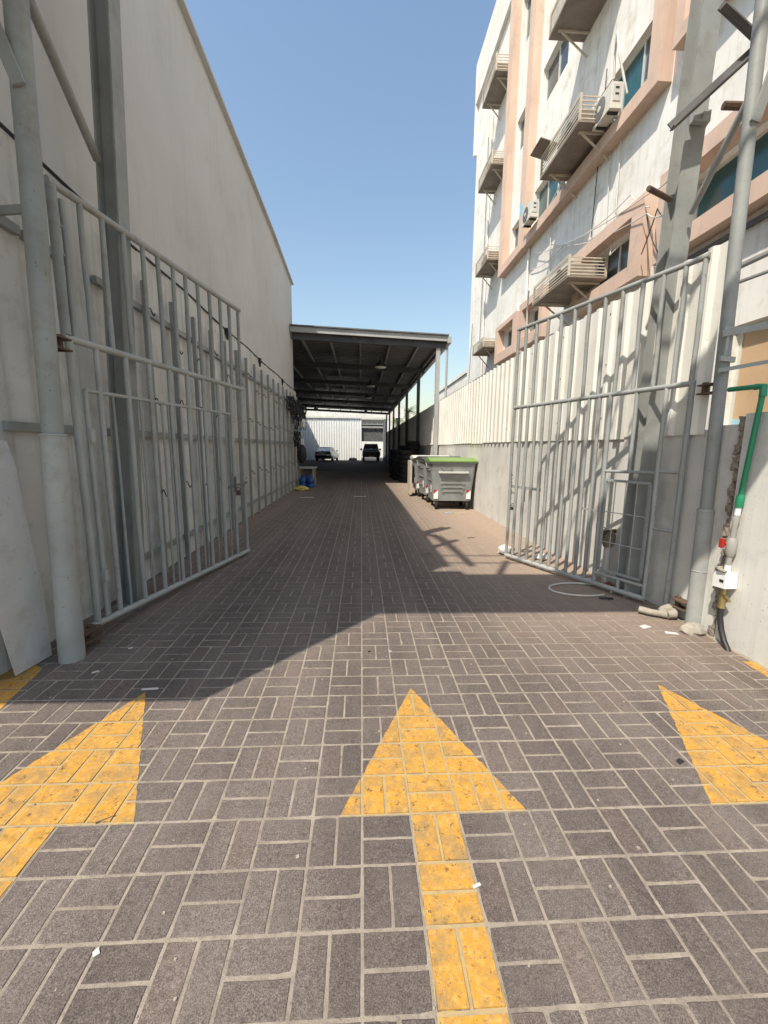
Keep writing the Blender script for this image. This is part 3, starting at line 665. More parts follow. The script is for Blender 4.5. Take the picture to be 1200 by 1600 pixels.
wins = [  # y0 y1 z0 z1 glass, number of panes
    (4.35,6.95,4.90,5.68,'glass_teal',3),(8.05,9.75,4.90,5.68,'glass_dark',2),(12.0,13.2,4.90,5.68,'glass_dark',2),(14.05,15.45,4.90,5.68,'glass_dark',2),
    (8.02,10.0,7.92,9.10,'glass_teal',3),(11.4,13.4,7.92,9.10,'glass_teal',3),(14.25,15.3,8.05,9.0,'glass_dark',1),
    (8.15,10.0,11.15,12.2,'glass_dark',2),(11.75,13.3,11.15,12.2,'glass_dark',2),(14.25,15.3,11.15,12.25,'glass_dark',2),
    (14.25,15.3,14.2,15.7,'glass_dark',2),(4.4,5.8,1.55,3.2,'tan',2),(2.4,4.2,1.55,3.2,'tan',2),(4.6,6.6,8.3,9.3,'glass_dark',2)]
obj('wall', wall_open(WX, 1.6, 20.6, -.3, 16.6, [q[:4] for q in wins]), M['render_white'], rbd)
obj('parapet', MB().box((WX-.13,1.6,16.602),(WX+.3,20.75,18.2)).box((WX-.13,20.61,14.6),(WX+.3,20.75,16.6)), M['render_white'], rbd)
for (a, b, c, d, g, k) in wins:
    fr = MB(); x0, x1 = WX+.12, WX+.17; t = .045
    fr.box((x0,a,c),(x1,b,c+t)).box((x0,a,d-t),(x1,b,d)).box((x0,a,c+t),(x1,a+t,d-t)).box((x0,b-t,c+t),(x1,b,d-t))
    wf = obj('window', fr, M['alu'], rbd); pw = (b-a-2*t)/k
    for i in range(k):
        pa = a+t+i*pw
        obj('pane', MB().box((x0+.018,pa+.002,c+t),(x0+.03,pa+pw-.002,d-t)), M['glass_dark'] if (g == 'glass_teal' and i == 0) else M[g], wf)
        if i: obj('mullion', MB().box((x0-.004,pa-.022,c+t+.001),(x1-.004,pa+.022,d-t-.001)), M['alu'], wf)
    if g == 'tan': obj('lower_pane', MB().box((x0+.005,a+t,c+t),(x0+.015,b-t,c+.38)), M['glass_blue'], wf)
def surround(parts): obj('surround', parts, M['peach'], rbd)
def frame4(a, b, c, d, wa, wb, wc, wd_):
    m = MB(); x0, x1 = FX, WX+.002
    m.box((x0,a,c),(x1,b,c+wc)).box((x0,a,d-wd_),(x1,b,d)).box((x0+.002,a,c+wc),(x1,a+wa,d-wd_)).box((x0+.002,b-wb,c+wc),(x1,b,d-wd_)); return m
surround(frame4(7.68,10.1,4.58,5.95,.34,.3,.28,.24)); surround(frame4(11.75,13.45,4.58,5.92,.22,.22,.3,.22)); surround(frame4(13.72,15.78,4.58,5.85,.3,.28,.3,.15))
surround(frame4(3.9,7.32,4.60,5.97,.42,.36,.28,.26))
surround(MB().box((FX,7.65,7.60),(WX+.002,13.45,7.86)).box((FX+.002,7.65,7.86),(WX+.002,7.95,16.58)))
surround(MB().box((FX,13.52,7.62),(WX+.002,15.84,7.88)).box((FX+.002,13.52,7.88),(WX+.002,13.78,16.58)).box((FX+.06,13.78,7.88),(WX+.002,14.10,16.58)).box((FX+.002,15.42,7.88),(WX+.002,15.84,16.58)))
surround(MB().box((FX,4.3,7.80),(WX+.002,7.36,8.02)).box((FX+.002,7.16,8.02),(WX+.002,7.36,16.58)).box((FX+.12,4.3,8.02),(WX+.002,7.16,8.28)))
obj('ledge', MB().box((WX-.06,1.6,4.44),(WX+.002,7.45,4.50)), M['steel_dark'], rbd)
obj('downpipe', MB().tube([(WX-.05,13.47,.2),(WX-.05,13.47,7.58)],.035,8), M['render_white'], rbd, True)
obj('downpipe', MB().tube([(WX-.05,18.1,.2),(WX-.05,18.1,14.5)],.03,8), M['render_white'], rbd, True)
an = tag(obj('annex', MB().box((WX+.01,20.8,-.3),(9,29.9,5.15)).box((WX-.06,20.8,5.152),(9,30.0,5.3)), M['render_white']), 'low white wall beyond the apartment block, right of the canopy', 'building')

def ac_cage(y0, y1, z0, z1, xo, label, second=False, flap=False):
    t = thing('ac_cage', label, 'cage', (5.0, (y0+y1)/2, z0), 'slatted air conditioner cages on the apartment block')
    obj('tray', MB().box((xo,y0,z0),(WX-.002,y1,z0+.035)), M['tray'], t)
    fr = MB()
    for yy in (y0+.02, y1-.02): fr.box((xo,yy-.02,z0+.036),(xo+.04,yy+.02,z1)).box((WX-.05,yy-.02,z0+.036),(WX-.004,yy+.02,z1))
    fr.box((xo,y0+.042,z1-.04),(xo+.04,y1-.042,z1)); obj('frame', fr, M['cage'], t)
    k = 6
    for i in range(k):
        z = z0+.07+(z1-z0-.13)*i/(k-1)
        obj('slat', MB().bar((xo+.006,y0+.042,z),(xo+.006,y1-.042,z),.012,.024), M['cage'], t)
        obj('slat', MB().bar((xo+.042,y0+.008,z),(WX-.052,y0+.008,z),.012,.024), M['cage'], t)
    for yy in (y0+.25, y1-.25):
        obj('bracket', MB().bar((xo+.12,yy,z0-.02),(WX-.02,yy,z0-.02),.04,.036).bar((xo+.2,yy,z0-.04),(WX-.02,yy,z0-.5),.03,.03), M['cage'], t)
    u = obj('unit', MB().box((xo+.12,y0+.3,z0+.04),(WX-.1,y0+.3+min(.9,(y1-y0)*.6),z1-.08)), M['tray'], t)  # dark casing colour stands in for shade in the gaps between slats
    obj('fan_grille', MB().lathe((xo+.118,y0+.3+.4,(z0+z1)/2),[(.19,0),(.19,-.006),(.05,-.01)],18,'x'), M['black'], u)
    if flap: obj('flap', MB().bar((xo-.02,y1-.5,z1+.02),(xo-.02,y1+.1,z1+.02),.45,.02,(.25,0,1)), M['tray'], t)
    return t
ac_cage(9.1,10.93,5.08,5.53,4.35,'slatted cage on the lowest row beside the dark window above the right gate')
ac_cage(9.12,10.95,7.98,8.50,4.35,'slatted cage with a flap on the second row between two condensers', flap=True)
ac_cage(9.2,10.95,10.92,11.42,4.35,'slatted cage at the top edge of the photo, above the second row cage')
ac_cage(15.92,17.45,5.24,5.62,4.55,'lowest of the slatted cages at the far corner of the block')
ac_cage(15.90,17.5,8.26,8.76,4.55,'second lowest of the slatted cages at the far corner of the block')
ac_cage(15.90,17.6,11.36,11.83,4.55,'second highest of the slatted cages at the far corner of the block')
ac_cage(15.90,17.5,14.2,14.75,4.55,'highest of the slatted cages at the far corner of the block')
def condenser(y0, z0, label):
    t = thing('ac_condenser', label, 'air conditioner', (4.9, y0+.4, z0), 'condensers standing on the peach sill')
    b = obj('casing', MB().box((4.70,y0,z0+.04),(4.93,y0+.60,z0+.48)), M['ac'], t)
    obj('fan_grille', MB().lathe((4.699,y0+.36,z0+.26),[(.19,0),(.19,-.008),(.17,-.012),(.05,-.016)],24,'x'), M['steel_dark'], b, True)
    obj('fan_hub', MB().lathe((4.682,y0+.36,z0+.26),[(.05,0),(.045,-.008)],12,'x'), M['ac'], b)
    obj('service_cover', MB().box((4.74,y0-.012,z0+.16),(4.88,y0-.001,z0+.44)), M['alu'], b)
    for za_, zb_ in ((.36,.39),(.26,.285)): obj('vent', MB().box((4.78,y0-.018,z0+za_),(4.85,y0-.013,z0+zb_)), M['black'], b)
    for f_ in (.08,.46): obj('foot', MB().box((4.72,y0+f_,z0),(4.92,y0+f_+.04,z0+.04)), M['black'], t)
condenser(8.64, 7.862, 'white air conditioner condenser on the peach sill near the teal window')
condenser(12.36, 7.862, 'white air conditioner condenser at the far end of the peach sill')
obj('sticker', MB().box((4.698,12.95,8.3),(4.702,13.2,8.62)), M['glass_blue']).name = 'blue_film'
tag(bpy.data.objects['blue_film'], 'blue plastic film flapping beside the far condenser', 'film')
# loose cables and hoses on the facade
def cable(pts, r, mat, label, sag=0., n=10):
    out = []
    for a, b in zip(pts, pts[1:]):
        a, b = Vector(a), Vector(b)
        for i in range(n): s = i/n; out.append(a.lerp(b, s)+Vector((0,0,-sag*4*s*(1-s)*(b-a).length)))
    out.append(Vector(pts[-1])); return tag(obj('facade_cable', MB().tube(out, r, 6), M[mat], smooth=True), label, 'cable')
cable([(5.05,8.7,8.2),(4.85,8.75,8.9),(4.9,8.95,9.4),(5.05,9.25,9.3),(5.1,9.3,8.9)], .022, 'wire_white', 'pale hose looping up from the near condenser')
cable([(5.05,9.0,8.1),(5.16,8.95,7.5),(5.16,8.9,5.9),(5.05,8.8,5.4),(5.1,8.5,5.5)], .012, 'wire_white', 'pale cable hanging from the near condenser to the lower window')
cable([(5.16,9.5,9.6),(5.16,9.3,7.4),(5.16,9.2,5.6)], .010, 'wire_white', 'thin pale cable hanging past the peach sill above the lower cage')
cable([(5.15,12.0,7.9),(5.15,11.9,6.4),(5.15,11.9,5.7)], .012, 'wire_white', 'pale drain pipe hanging below the far condenser')
cable([(5.12,12.4,7.95),(5.12,11.3,8.3),(5.12,11.5,8.7)], .016, 'wire_white', 'pale hose curling beside the far teal window')
cable([(5.14,13.2,7.3),(4.9,7.4,5.8),(3.1,4.0,4.4)], .009, 'wire_white', 'thin cable strung from the block to the right steel column, upper one', .03)
cable([(5.14,11.9,7.0),(4.9,7.5,5.5),(3.05,4.0,4.0)], .009, 'wire_white', 'thin cable strung from the block to the right steel column, lower one', .045)
cable([(4.93,7.6,4.9),(4.6,6.8,5.2),(3.0,4.0,3.75)], .009, 'cable', 'thin dark cable crossing the peach window surround', .04)
cable([(5.14,19.9,7.2),(5.0,19.6,4.3),(4.9,18.4,4.0)], .012, 'cable', 'dark cable dangling at the far corner of the block', .05)
cable([(4.5,11.6,5.7),(4.6,11.9,5.3),(4.7,12.0,4.0),(4.7,12.0,3.2)], .02, 'wire_white', 'pale hose bending down from the lowest slatted cage')

cable([(5.15,9.7,9.4),(5.15,9.75,7.9),(5.15,9.8,6.2)], .010, 'cable', 'thin dark cable hanging beside the second row slatted cage')
cable([(5.15,13.3,6.9),(5.13,11.0,6.6),(5.13,8.4,6.3),(4.93,7.5,5.6)], .010, 'wire_white', 'pale cable sagging across the facade above the lower cage', .05)
cable([(4.93,7.55,5.5),(4.9,7.3,5.0),(4.9,7.1,4.7)], .010, 'cable', 'short dark cable dangling over the near peach surround', .03)
cable([(5.15,18.6,14.0),(5.15,18.5,10.5),(5.15,18.6,6.0)], .012, 'cable', 'long dark cable hanging down the far corner bay beside the cages', .01)

# ------------------------------------------------------------------ canopy
cz = lambda x: 5.30-.036*x
cn = thing('canopy', 'large grey steel canopy over the far end of the alley', 'canopy', (0,30,0))
YA, YB = 14.75, 44.8
m = MB(); prof = []; y = YA
while y < YB: prof += [(y,0),(y+.12,0),(y+.15,.03),(y+.22,.03),(y+.25,0)]; y += .3
n = len(prof)
for xx in (-7.25, 2.98): m.v += [(xx, a, cz(xx)+b+.06) for a, b in prof]
for xx in (-7.25, 2.98): m.v += [(xx, a, cz(xx)+b+.075) for a, b in prof]
for i in range(n-1): m.f += [(i,n+i,n+i+1,i+1),(2*n+i,2*n+i+1,3*n+i+1,3*n+i),(i,i+1,2*n+i+1,2*n+i),(n+i,3*n+i,3*n+i+1,n+i+1)]
m.f += [(0,2*n,3*n,n),(n-1,2*n-1,4*n-1,3*n-1)]
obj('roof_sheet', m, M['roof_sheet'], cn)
obj('fascia', MB().bar((-2.40,YA-.04,cz(-2.40)-.0),(2.95,YA-.04,cz(2.95)-.0),.06,.17), M['fascia'], cn)
obj('fascia_flashing', MB().bar((-2.40,YA-.06,cz(-2.40)+.115),(2.99,YA-.06,cz(2.99)+.115),.14,.04), M['steel_dark'], cn)
obj('gutter', MB().box((2.95,YA-.1,cz(2.95)-.14),(3.09,YB,cz(2.95)+.06)), M['fascia'], cn)
ysp = [14.9,19.8,24.8,29.8,34.8,39.8,44.6]
for y in ysp:
    obj('post', MB().box((2.60,y-.07,-.03),(2.74,y+.07,cz(2.7)-.30)), M['fascia'] if y < 15 else M['canopy_steel'], cn)  # posts behind the front one take the shade-darkened colour
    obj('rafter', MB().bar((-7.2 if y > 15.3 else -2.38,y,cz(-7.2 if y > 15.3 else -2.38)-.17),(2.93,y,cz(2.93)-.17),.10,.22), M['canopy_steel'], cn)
for x in (-7.0,-5.8,-4.6,-3.4,-2.2,-1.15,-.05,1.05,2.1,2.85):
    obj('purlin', MB().bar((x,YA+.02 if x > -2.4 else 15.4,cz(x)),(x,YB-.02,cz(x)),.06,.115), M['column'], cn)
for y in ysp[1:]:
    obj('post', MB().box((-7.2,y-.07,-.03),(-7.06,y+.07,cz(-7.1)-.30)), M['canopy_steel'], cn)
obj('downpipe', MB().tube([(2.98,YA+.1,cz(3)-.1),(2.98,YA+.1,.0)],.04,8), M['fascia'], cn, True)
def lamp(x, y, label):
    t = thing('pendant_lamp', label, 'lamp', (x,y,4.6), 'dome lamps under the canopy'); z = cz(x)-.1
    obj('stem', MB().tube([(x,y,z),(x,y,z-.18)],.02,8), M['black'], t)
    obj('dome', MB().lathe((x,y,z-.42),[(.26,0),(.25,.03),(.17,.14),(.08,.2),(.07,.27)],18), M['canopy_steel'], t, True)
    obj('glass_cover', MB().lathe((x,y,z-.47),[(.10,0),(.2,.02),(.24,.048)],16), M['white_plastic'], t, True)
lamp(.78,17.6,'nearest dome lamp hanging under the canopy'); lamp(.5,23.0,'second dome lamp from the front under the canopy'); lamp(.45,28.5,'third dome lamp from the front under the canopy')
lamp(.4,40.5,'far dome lamp under the canopy above the pickup'); lamp(-4.4,40.5,'far dome lamp under the canopy above the white shed wall')

tag(obj('side_block', MB().prism([(15.32,-.3),(48.3,-.3),(48.3,6.5),(15.32,6.5)], -12, -7.3, 'x').box((-12,15.32,6.502),(-7.27,48.32,6.6)), M['render_left']), 'plain block along the left side under the canopy, beyond the cream building', 'building')

# ------------------------------------------------------------------ far shed
sh = thing('shed', 'white corrugated shed closing the far end of the alley', 'shed', (-3,49,0))
def corr_x(x0, x1, y, z0, z1, pitch=.3, depth=.05):
    prof = []; k = max(1, int(round((x1-x0)/pitch)))
    for i in range(k):
        a = x0+(x1-x0)*i/k; q = (x1-x0)/k; prof += [(a,y),(a+q*.55,y),(a+q*.65,y-depth),(a+q*.9,y-depth)]
    prof.append((x1,y)); m = MB(); n = len(prof)
    for z in (z0, z1): m.v += [(*p, z) for p in prof]
    for z in (z0, z1): m.v += [(p[0], p[1]+.1, z) for p in prof]
    for i in range(n-1): m.f += [(i,i+1,n+i+1,n+i),(2*n+i,3*n+i,3*n+i+1,2*n+i+1),(n+i,n+i+1,3*n+i+1,3*n+i)]
    m.f += [(0,n,3*n,2*n),(n-1,3*n-1,4*n-1,2*n-1)]; return m
x = -14.0
while x < -.1:
    obj('sheet', corr_x(x, min(x+2.0,0), 48.6, -.05, 4.75), M['shed_sheet'], sh); x += 2.0
obj('eave', corr_x(-14, 3.6, 48.45, 4.76, 4.92, .3, .04), M['sheet'], sh)
obj('upper_wall', MB().box((-14,49.4,4.93),(5,49.7,6.1)), M['render_white'], sh)
obj('shutter', corr_x(.02, 2.55, 48.9, 2.15, 3.75, .18, .04), M['steel_dark'], sh)
obj('door_frame', MB().box((2.56,48.5,-.05),(2.85,48.9,4.7)), M['steel_dark'], sh)
tr = MB().box((0,48.7,4.48),(3.2,48.78,4.55)).box((0,48.7,4.08),(3.2,48.78,4.15)).box((0,48.6,3.76),(2.55,48.75,3.88))
for i in range(6): tr.box((.02+i*.6,48.7,4.15),(.08+i*.6,48.78,4.48))
obj('truss', tr, M['fascia'], sh)
obj('header', MB().box((.02,49.0,3.9),(3.3,49.1,4.7)), M['steel_dark'], sh)
obj('side_post', MB().box((2.95,48.2,-.05),(3.35,48.5,4.6)), M['shed_sheet'], sh)
obj('back_wall', MB().box((-2,62,-.05),(6,62.3,5)), M['render_white'], sh)
def rubble(name, c, s, mat, label, cat, seed):
    r = random.Random(seed); m = MB(); vs = []
    nU, nV = 9, 6; m.v.append((c[0],c[1],c[2]+s[2]))
    for v in range(1, nV):
        for u in range(nU):
            th = math.pi*v/nV; ph = 2*math.pi*u/nU; k = r.uniform(.78,1.15)
            m.v.append((c[0]+s[0]*k*math.sin(th)*math.cos(ph), c[1]+s[1]*k*math.sin(th)*math.sin(ph), c[2]+s[2]*max(-.35,math.cos(th))*r.uniform(.8,1.1)))
    m.v.append((c[0],c[1],c[2]-s[2]*.35))
    for u in range(nU): m.f.append((0,1+u,1+(u+1) % nU)); m.f.append((len(m.v)-1,1+(nV-2)*nU+(u+1) % nU,1+(nV-2)*nU+u))
    for v in range(nV-2):
        for u in range(nU): m.f.append((1+v*nU+u,1+(v+1)*nU+u,1+(v+1)*nU+(u+1) % nU,1+v*nU+(u+1) % nU))
    return tag(obj(name, m, M[mat], smooth=False), label, cat)
rubble('rubble_heap', (2.75,46.8,.15), (.35,.4,.5), 'stone', 'small pale heap beside the pickup at the shed opening', 'rubble', 4)
rubble('rubble_heap', (-1.0,47.6,.05), (.6,.3,.25), 'stone', 'low pale heap at the foot of the white shed wall', 'rubble', 5)

# ------------------------------------------------------------------ cars (seen from behind)
def loft(stations):
    m = MB(); n = None
    for (y, ring) in stations:
        n = len(ring); m.v += [(x, y, z) for x, z in ring]
    for i in range(len(stations)-1):
        for k in range(n): m.f.append((i*n+k, i*n+(k+1) % n, (i+1)*n+(k+1) % n, (i+1)*n+k))
    m.f.append(tuple(range(n-1,-1,-1))); m.f.append(tuple((len(stations)-1)*n+k for k in range(n))); return m
def ring(w, zb, zm, wt, zt):
    return [(-w*.93,zb),(w*.93,zb),(w,zb+.12),(w,zm-.06),(w*.97,zm),(wt,zt),(-wt,zt),(-w*.97,zm),(-w,zm-.06),(-w,zb+.12)]
def wheel(t, x, y, r):
    s = 1 if x > 0 else -1
    wl = obj('wheel', MB().lathe((x,y,r),[(r*.72,-.1*s),(r*.97,-.1*s),(r,-.06*s),(r,.06*s),(r*.97,.1*s),(r*.7,.1*s)],20,'x'), M['rubber'], t, True)
    obj('rim', MB().lathe((x+.101*s,y,r),[(r*.66,0),(r*.62,.012*s),(r*.15,.004*s)],16,'x'), M['alu'], wl, True)
t = thing('parked_car', 'silver saloon car seen from behind, parked before the white shed wall', 'car', (0,0,0))
obj('body', loft([(0,ring(.78,.38,.72,.70,.90)),(.08,ring(.86,.28,.86,.74,1.04)),(.55,ring(.90,.25,.92,.76,1.09)),(1.2,ring(.91,.22,.93,.80,1.0)),(3.3,ring(.91,.22,.92,.80,.98)),(4.2,ring(.88,.25,.82,.74,.88)),(4.6,ring(.80,.32,.66,.62,.72))]), M['car_silver'], t, True)
cb = obj('cabin', loft([(.55,[(-.74,1.0),(.74,1.0),(.73,1.08),(-.73,1.08)]),(1.35,[(-.80,.98),(.80,.98),(.60,1.45),(-.60,1.45)]),(2.3,[(-.80,.98),(.80,.98),(.60,1.46),(-.60,1.46)]),(3.25,[(-.76,.96),(.76,.96),(.72,1.0),(-.72,1.0)])]), M['car_silver'], t, True)
obj('rear_window', MB().add([(-.66,.64,1.115),(.66,.64,1.115),(.55,1.30,1.43),(-.55,1.30,1.43)],[(0,1,2,3)]).add([(-.66,.66,1.105),(.66,.66,1.105),(.55,1.31,1.42),(-.55,1.31,1.42)],[(3,2,1,0)]), M['car_glass'], cb)
for s in (-1,1): obj('side_window', MB().add([(s*.792,1.15,1.03),(s*.792,2.75,1.03),(s*.625,2.35,1.42),(s*.632,1.45,1.41)],[(0,1,2,3)]).add([(s*.782,1.15,1.03),(s*.782,2.75,1.03),(s*.615,2.35,1.42),(s*.622,1.45,1.41)],[(3,2,1,0)]), M['car_glass'], cb)
for s in (-1,1):
    obj('tail_lamp', MB().box((s*.42,-.012,.78),(s*.80,.08,.90)), M['tail_red'], t); obj('mirror', MB().box((s*.88,2.7,1.0),(s*1.08,2.82,1.13)), M['car_silver'], t)
obj('bumper', MB().box((-.80,-.05,.34),(.80,.06,.60)), M['black'], t); obj('number_plate', MB().box((-.26,-.02,.66),(.26,-.001,.78)), M['chrome'], t)
for x in (-.80,.80):
    for y in (.95,3.65): wheel(t, x, y, .32)
t.location = (-3.95,42.6,.0); t.rotation_euler = (0,0,math.radians(-7))
t = thing('parked_pickup', 'dark pickup truck seen from behind at the shed opening', 'pickup', (0,0,0))
obj('body', loft([(0,ring(.88,.55,1.05,.86,1.08)),(.06,ring(.93,.50,1.08,.90,1.10)),(1.8,ring(.94,.42,1.09,.90,1.12)),(3.6,ring(.94,.40,1.10,.90,1.14)),(4.9,ring(.92,.45,1.04,.84,1.10)),(5.2,ring(.86,.5,.9,.76,.98))]), M['car_dark'], t, True)
for y0, y1, a in ((1.85,1.9,.0),):
    cb = obj('cabin', loft([(1.78,[(-.88,1.08),(.88,1.08),(.70,1.80),(-.70,1.80)]),(2.0,[(-.88,1.08),(.88,1.08),(.68,1.86),(-.68,1.86)]),(3.0,[(-.88,1.08),(.88,1.08),(.68,1.86),(-.68,1.86)]),(3.9,[(-.85,1.08),(.85,1.08),(.80,1.16),(-.80,1.16)])]), M['car_dark'], t, True)
obj('rear_window', MB().add([(-.66,1.775,1.2),(.66,1.775,1.2),(.58,1.79,1.70),(-.58,1.79,1.70)],[(0,1,2,3)]).add([(-.66,1.777,1.2),(.66,1.777,1.2),(.58,1.79,1.70),(-.58,1.79,1.70)],[(3,2,1,0)]), M['glass_blue'], cb)
for x in (-.35,.35): obj('headrest', MB().box((x-.13,1.755,1.3),(x+.13,1.772,1.55)), M['black'], cb)
for s in (-1,1):
    obj('tail_lamp', MB().box((s*.80,-.015,.72),(s*.92,.06,1.02)), M['tail_red'], t); obj('mirror', MB().box((s*.93,3.2,1.15),(s*1.15,3.3,1.36)), M['black'], t)
obj('bumper', MB().box((-.86,-.12,.48),(.86,.02,.62)), M['black'], t); obj('number_plate', MB().box((-.26,-.128,.5),(.26,-.121,.6)), M['chrome'], t)
for x in (-.78,.78):
    for y in (1.15,4.15): wheel(t, x, y, .38)
t.location = (1.02,42.7,-.01)

# ------------------------------------------------------------------ rubbish containers
def container(x, y, lid, label, rot=0., tilt=True, panel=False):
    t = thing('rubbish_container', label, 'container', (0,0,0), 'wheeled rubbish containers along the right wall')
    W0, W1, D0, D1, z0, z1 = .47, .55, .44, .53, .22, 1.16   # half widths / depths at foot and rim
    b = MB(); lv = [(z0,W0,D0),(.34,W0+.005,D0+.005),(1.05,W1-.012,D1-.012),(z1,W1,D1)]
    def rr_(wx, dy, r=.05):
        pts = []
        for cx, cy_, a0 in ((wx-r,dy-r,0),(-wx+r,dy-r,90),(-wx+r,-dy+r,180),(wx-r,-dy+r,270)):
            for k in range(4): a = math.radians(a0+k*30); pts.append((cx+r*math.cos(a), cy_+r*math.sin(a)))
        return pts
    for z, wx, dy in lv: b.v += [(px, py, z) for px, py in rr_(wx, dy)]
    for i in range(3):
        for k in range(16): b.f.append((i*16+k, i*16+(k+1) % 16, (i+1)*16+(k+1) % 16, (i+1)*16+k))
    b.f.append(tuple(range(15,-1,-1))); b.f.append(tuple(48+k for k in range(16)))
    bd = obj('body', b, M['galv'], t, True)
    f = lambda z: -(D0+(D1-D0)*(z-z0)/(z1-z0)); g = lambda z: -(W0+(W1-W0)*(z-z0)/(z1-z0))
    for z, wd in ((.46,.26),(.56,.30),(.66,.30)):
        obj('rib', MB().bar((-wd,f(z)-.004,z),(wd,f(z)-.004,z),.02,.03).bar((-wd,f(z)-.004,z-.012),(-wd+.06,f(z-.05)-.004,z-.055),.018,.02).bar((wd,f(z)-.004,z-.012),(wd-.06,f(z-.05)-.004,z-.055),.018,.02), M['galv'], bd)
    for z in (.48,.72,.96):
        obj('rib', MB().bar((g(z)-.004,-.30,z),(g(z)-.004,.30,z),.02,.03), M['galv'], bd)
    obj('rim', MB().box((-W1-.02,-D1-.02,1.13),(W1+.02,-D1+.02,1.165)).box((-W1-.02,D1-.02,1.13),(W1+.02,D1+.02,1.165)).box((-W1-.02,-D1+.021,1.13),(-W1+.02,D1-.021,1.165)).box((W1-.02,-D1+.021,1.13),(W1+.02,D1-.021,1.165)), M['galv'], bd)
    led = MB(); n = 9                                   # the lifting ledge with its rounded apron
    led.box((-.36,f(.93)-.085,.905),(.36,f(.93)-.002,.945))
    obj('ledge', led, M['white_lid'], bd)
    ap = MB(); ap.prism([(-.34,.904),(.34,.904),(.30,.85),(.16,.79),(-.16,.79),(-.30,.85)], f(.85)-.018, f(.85)-.001, 'y'); obj('apron', ap, M['galv'], bd)
    obj('handle', MB().tube([(-.32,f(1.08),1.08),(-.24,f(1.0)-.06,.97),(-.05,f(1.0)-.06,.97),(-.06,f(1.08),1.09)],.012,8), M['steel_dark'], bd, True)
    for s in (-1,1):
        obj('trunnion', MB().tube([(s*(W1-.01),.02,1.0),(s*(W1+.05),.02,1.0)],.03,10), M['steel_dark'], bd, True)
        obj('hazard_plate', MB().box((s*.40-.055,f(.38)-.008,.27),(s*.40+.055,f(.38)-.002,.49)), M['white_plastic'], bd)
        obj('hazard_stripe', MB().prism([(s*.40-.055,.40),(s*.40+.055,.49),(s*.40-.055,.49)], f(.38)-.0115, f(.38)-.0085, 'y'), M['red'], bd)
        obj('hinge_arm', MB().bar((s*(W1+.015),.20,1.0),(s*(W1+.015),.42,1.22),.02,.05), M['galv'], bd)
    obj('side_sticker', MB().box((g(.5)-.008,-.36,.42),(g(.5)-.002,-.22,.60)), M['white_plastic'], bd)
    ld = MB(); k = 10; prof = [(-D1-.03+ (2*D1+.06)*i/k, 1.17+.10*math.sin(math.pi*min(1,(i/k)*.92+.04))**.8) for i in range(k+1)]
    for xx in (-W1-.03, W1+.03): ld.v += [(xx, a, z) for a, z in prof]
    ld.v += [(xx, a, 1.168) for xx in (-W1-.03, W1+.03) for a, z in prof]
    n = k+1
    for i in range(k): ld.f += [(i,i+1,n+i+1,n+i),(i,2*n+i,2*n+i+1,i+1),(n+i,n+i+1,3*n+i+1,3*n+i),(2*n+i,3*n+i,3*n+i+1,2*n+i+1)]
    ld.f += [(0,n,3*n,2*n),(k,2*n+k,3*n+k,n+k)]
    lo = obj('lid', ld, M[lid], t, True)
    obj('lid_lip', MB().box((-W1-.036,-D1-.055,1.172),(W1+.036,-D1-.031,1.20)), M['dark_lid'] if lid != 'green_lid' else M['green_lid'], lo)
    for sx in (-1,1):
        for sy in (-1,1):
            c = obj('castor', MB().bar((sx*.38,sy*.34,.10),(sx*.38,sy*.34+.02,.225),.05,.06).box((sx*.38-.05,sy*.34-.05,.205),(sx*.38+.05,sy*.34+.05,.223)), M['galv'], t)
            obj('tyre', MB().lathe((sx*.38-.025,sy*.34-.03,.10),[(.06,0),(.098,.004),(.10,.012),(.10,.038),(.098,.046),(.06,.05)],16,'x'), M['rubber'], c, True)
    if panel: obj('side_board', MB().box((-.66,-.40,.06),(-.60,.38,1.10)), M['cage'], t)
    t.location = (x, y, gz(x, y)); t.rotation_euler = (0,0,math.radians(rot)); return t
container(2.235,10.33,'green_lid','grey wheeled rubbish container with a green lid, nearest of the row',rot=-2)
container(2.20,11.62,'dark_lid','grey wheeled rubbish container with a dark lid behind the green lidded one',rot=3)
container(2.16,12.95,'white_lid','wheeled rubbish container with a pale lid, farthest of the row',rot=-1,panel=True)

# ------------------------------------------------------------------ tyre stacks in the shade
tyre = None
ORD = ['bottom', 'second', 'third', 'fourth', 'fifth', 'sixth', 'seventh', 'eighth', 'ninth']
for (x, y, k, nm) in ((1.98,17.9,7,'nearest'),(2.30,18.55,9,'tallest'),(1.78,19.2,7,'third nearest'),(2.15,19.95,8,'second farthest'),(1.72,20.6,7,'farthest')):
    for i in range(k):
        loc = Vector((x+random.uniform(-.03,.03), y+random.uniform(-.03,.03), gz(x,y)+i*.2))
        if tyre is None:
            tyre = obj('tyre', MB().lathe((0,0,0),[(.19,.02),(.24,0),(.30,.01),(.325,.05),(.325,.15),(.30,.19),(.24,.2),(.19,.18)],20), M['rubber'], smooth=True)
            tag(tyre, 'black tyre in the dark stacks behind the rubbish containers', 'tyre', 'tyres stacked in the shade'); o = tyre
        else: o = tyre.copy(); sc.collection.objects.link(o)
        o.location = loc; o['label'] = '%s black tyre from the ground in the %s dark stack behind the containers' % (ORD[i], nm)

